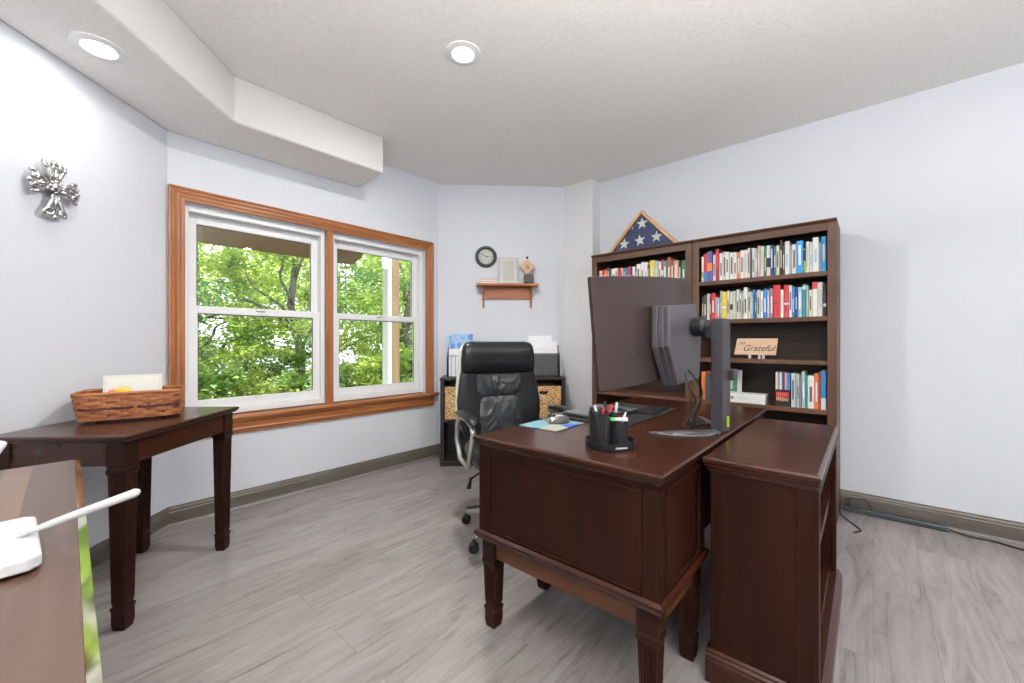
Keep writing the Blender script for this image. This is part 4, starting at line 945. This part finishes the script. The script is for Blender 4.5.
pens = [('blue', -.012, -.04, .02, -.05, .11, 'bright blue'), ('yellow', .004, -.046, -.01, -.03, .09, 'yellow'), ('red', -.04, .01, -.05, -.0, .128, 'red'), ('white', -.02, .03, -.03, .045, .13, 'white'), ('black', -.045, .035, -.06, .04, .128, 'black'),
        ('magenta', .02, .02, .01, .0, .13, 'magenta'), ('black', .045, .01, .055, .0, .135, 'black'), ('white', .04, .03, .045, .045, .135, 'white'), ('pale grey', -.03, .0, -.02, -.014, .135, 'pale grey'), ('red', .03, -.002, .03, -.01, .128, 'red'), ('green', -.05, .015, -.062, .01, .125, 'green'), ('dark grey', .012, -.03, .018, -.035, .1, 'dark grey')]
for i, (c, x0, y0, x1, y1, h, cc) in enumerate(pens):
    pe = MB(); p0 = Vector((x0 * .8, y0 * .8, 0)); p1 = Vector((x1, y1, h))
    pe.tube([p0, p0.lerp(p1, .06), p1], [.0015, .0042, .0042], 8)
    e_ = pe.build('pen', BM[cc], bev=0); e_.location = (pc[0], pc[1], Zd + .0135)
    cp2 = MB().tube([p0.lerp(p1, .72), p1 + (p1 - p0) * .03], .0052, 8).build('pen_cap', BM['white' if i % 3 == 0 else ('black' if i % 3 == 1 else 'red')], e_)
    tag(e_, f'thin {cc} pen with a {["white", "black", "red"][i % 3]} cap in the {"front" if y0 < 0 else "rear"} of the smoky pen organizer', 'pen', 'pens in the organizer')
er = empty('eraser', (pc[0] - .012, pc[1] - .043, Zd + .098), 36 - 90, 'white and green eraser stick lying across the front cup of the pen organizer', 'eraser')
MB().box(-.030, .030, -.007, .007, 0, .012).build('eraser_body', BM['white'], er, bev=.003)
MB().box(-.032, -.014, -.0075, .0075, -.0005, .0125).build('eraser_sleeve', mat('sleeve_green', (.08, .45, .08), .4), er, bev=.003)

# ---- monitor on stand
mo = empty('curved_monitor', (1.805, .700, Zd), -6, 'large curved grey monitor seen from behind on a column stand', 'monitor')
Rm = 1.55; hwid = .43
Mroll = Matrix.Translation((0, 0, .438)) @ Matrix.Rotation(R(-4.8), 4, 'Y') @ Matrix.Rotation(R(-2), 4, 'X')
def scr(th, y_off, z0, z1, name, m, hw=hwid, par=mo, inset=0):
    o = MB(); rings = []
    for i in range(33):
        a = -hw / Rm + 2 * hw / Rm * i / 32; x = Rm * math.sin(a); y = Rm - Rm * math.cos(a)
        nx, ny = -math.sin(a), math.cos(a)   # toward the viewer of the screen (+y)
        rings.append([(x + nx * y_off, y + ny * y_off, z0), (x + nx * (y_off + th), y + ny * (y_off + th), z0), (x + nx * (y_off + th), y + ny * (y_off + th), z1), (x + nx * y_off, y + ny * y_off, z1)])
    o.loft(rings, M=Mroll); return o.build(name, m, par, bev=.003)
scr(.022, -.006, -.216, .228, 'monitor_shell', MONB)
scr(.003, .0165, -.208, .220, 'monitor_screen', mat('screen_glass', (.01, .01, .012), .15), hw=hwid - .008)
# hexagonal rear housing with ridges
hexp = [(x + .035, z - .072) for x, z in [(-.145, .172), (-.170, .0), (-.105, -.172), (.105, -.172), (.150, .0), (.120, .172)]]
for k, (y0, y1, s) in enumerate(((-.028, -.004, 1.0), (-.052, -.031, .985), (-.076, -.055, .97))):
    MB().prism([(x * s, z * s) for x, z in hexp], y0 - .012, y1 - .012, M=Mroll).build('rear_housing', MONS, mo, bev=.004)
MB().prism([(x * .95, z * .96) for x, z in hexp], -.085, -.01, M=Mroll).build('housing_core', GREYP, mo)
MB().lathe([(.001, 0), (.036, 0), (.042, .008), (.042, .05), (.03, .062), (.001, .062)], 28, M=Mroll @ Matrix.Translation((.105, -.085, -.005)) @ rotm('X', 90)).build('neck_joint', BLK, mo, smooth=False)
MB().box(.085, .165, -.20, -.188, .0, .475).build('stand_plate_core', BLKM, mo)
COLM = mat('stand_charcoal', (.048, .043, .052), .45, .3)
sp = MB().slab([(.068, -.225), (.185, -.215), (.185, -.185), (.068, -.178)], 0.005, .478).build('stand_column', COLM, mo, bev=.004)
MB().box(.155, .200, -.240, -.186, .215, .262).build('cable_clip', COLM, mo, bev=.005)
MB().box(.118, .130, -.229, -.2225, .022, .065).build('green_tag', mat('neon_green', (.45, .7, .03), .4), mo, bev=.001)
MB().box(.088, .124, -.182, -.14, .39, .45).build('neck_bracket', BLK, mo, bev=.006)
MB().slab([(.05, -.225), (-.16, -.03), (-.145, -.012), (.11, -.19)], 0, .009).slab([(.11, -.20), (.36, .0), (.372, -.014), (.15, -.225)], 0, .009).build('stand_foot', mat('foot_steel', (.10, .095, .105), .4, .5), mo, bev=.002)
# cables
def cable(pts, r, label, m=BLK, cat='cable', name='cable'):
    P = [Vector(p) for p in pts]; out = []
    for i in range(len(P) - 1):
        p0, p1, p2, p3 = P[max(i - 1, 0)], P[i], P[i + 1], P[min(i + 2, len(P) - 1)]
        for k in range(6):
            t = k / 6; out.append(.5 * ((2 * p1) + (-p0 + p2) * t + (2 * p0 - 5 * p1 + 4 * p2 - p3) * t * t + (-p0 + 3 * p1 - 3 * p2 + p3) * t ** 3))
    out.append(P[-1]); return tag(MB().tube(out, r, 7).build(name, m, smooth=True), label, cat)
cable([(1.83, .600, 1.03), (1.85, .575, .99), (1.885, .56, .93), (1.87, .575, .86), (1.90, .60, .80), (1.96, .60, .777), (2.02, .56, .777)], .0045, 'black cable hanging from the monitor housing to the desk')
cable([(1.81, .605, 1.02), (1.80, .585, .95), (1.85, .575, .90), (1.83, .595, .82), (1.87, .63, .777), (1.94, .65, .777), (2.0, .63, .777)], .0035, 'thin black cable looping down beside the thicker monitor cable')
cable([(1.70, .62, .775), (1.76, .56, .775), (1.83, .525, .775), (1.85, .50, .785), (1.83, .49, .776), (1.76, .51, .775), (1.68, .60, .775), (1.66, .70, .776)], .004, 'grey cable looped flat on the desk in front of the monitor stand', mat('cable_grey', (.12, .12, .13), .4))
ap_ = empty('power_adapter', (1.93, .615, Zd + .0002), 20, 'small dark adapter with blue tag under the monitor cables', 'adapter')
MB().box(-.03, .03, -.015, .015, 0, .03).build('adapter_body', BLK, ap_, bev=.004)
MB().box(-.012, .012, -.0165, -.014, .006, .024).build('adapter_tag', BM['blue'], ap_)

# power strip and cord at the right wall
ps = empty('power_strip', (3.622, .02, 0), -90, 'dark grey power strip on the floor along the right baseboard', 'power strip')
MB().box(-.14, .36, -.022, .022, 0, .034).build('strip_body', mat('strip_slate', (.045, .055, .065), .4), ps, bev=.006)
o = MB()
for k in range(6): o.box(-.02 + k * .06, .012 + k * .06, -.010, .010, .0338, .0352)
o.build('outlets', BLK, ps)
pb = empty('power_plug', (3.605, .10, .0355), -90, 'black plug block standing on the power strip', 'plug')
MB().slab([(-.022, -.02), (.03, -.02), (.03, .02), (-.022, .02)], 0, .055).build('plug_body', mat('plug_slate', (.06, .065, .07), .4), pb, bev=.006)
cable([(3.605, .10, .088), (3.58, .13, .10), (3.545, .16, .07), (3.50, .17, .02), (3.42, .13, .006), (3.33, .08, .005), (3.28, .06, .005), (3.22, .09, .005)], .0045, 'black lead running from the plug across the floor to the bookcase')
cable([(3.605, .09, .088), (3.60, .05, .105), (3.60, .02, .07), (3.60, .01, .039)], .004, 'short black lead arching over the plug block')
cable([(3.615, -.345, .015), (3.60, -.42, .007), (3.60, -.52, .006), (3.56, -.62, .006), (3.56, -.75, .006), (3.585, -.95, .006), (3.60, -1.2, .006)], .006, 'black extension cord running along the right baseboard', name='extension_cord')
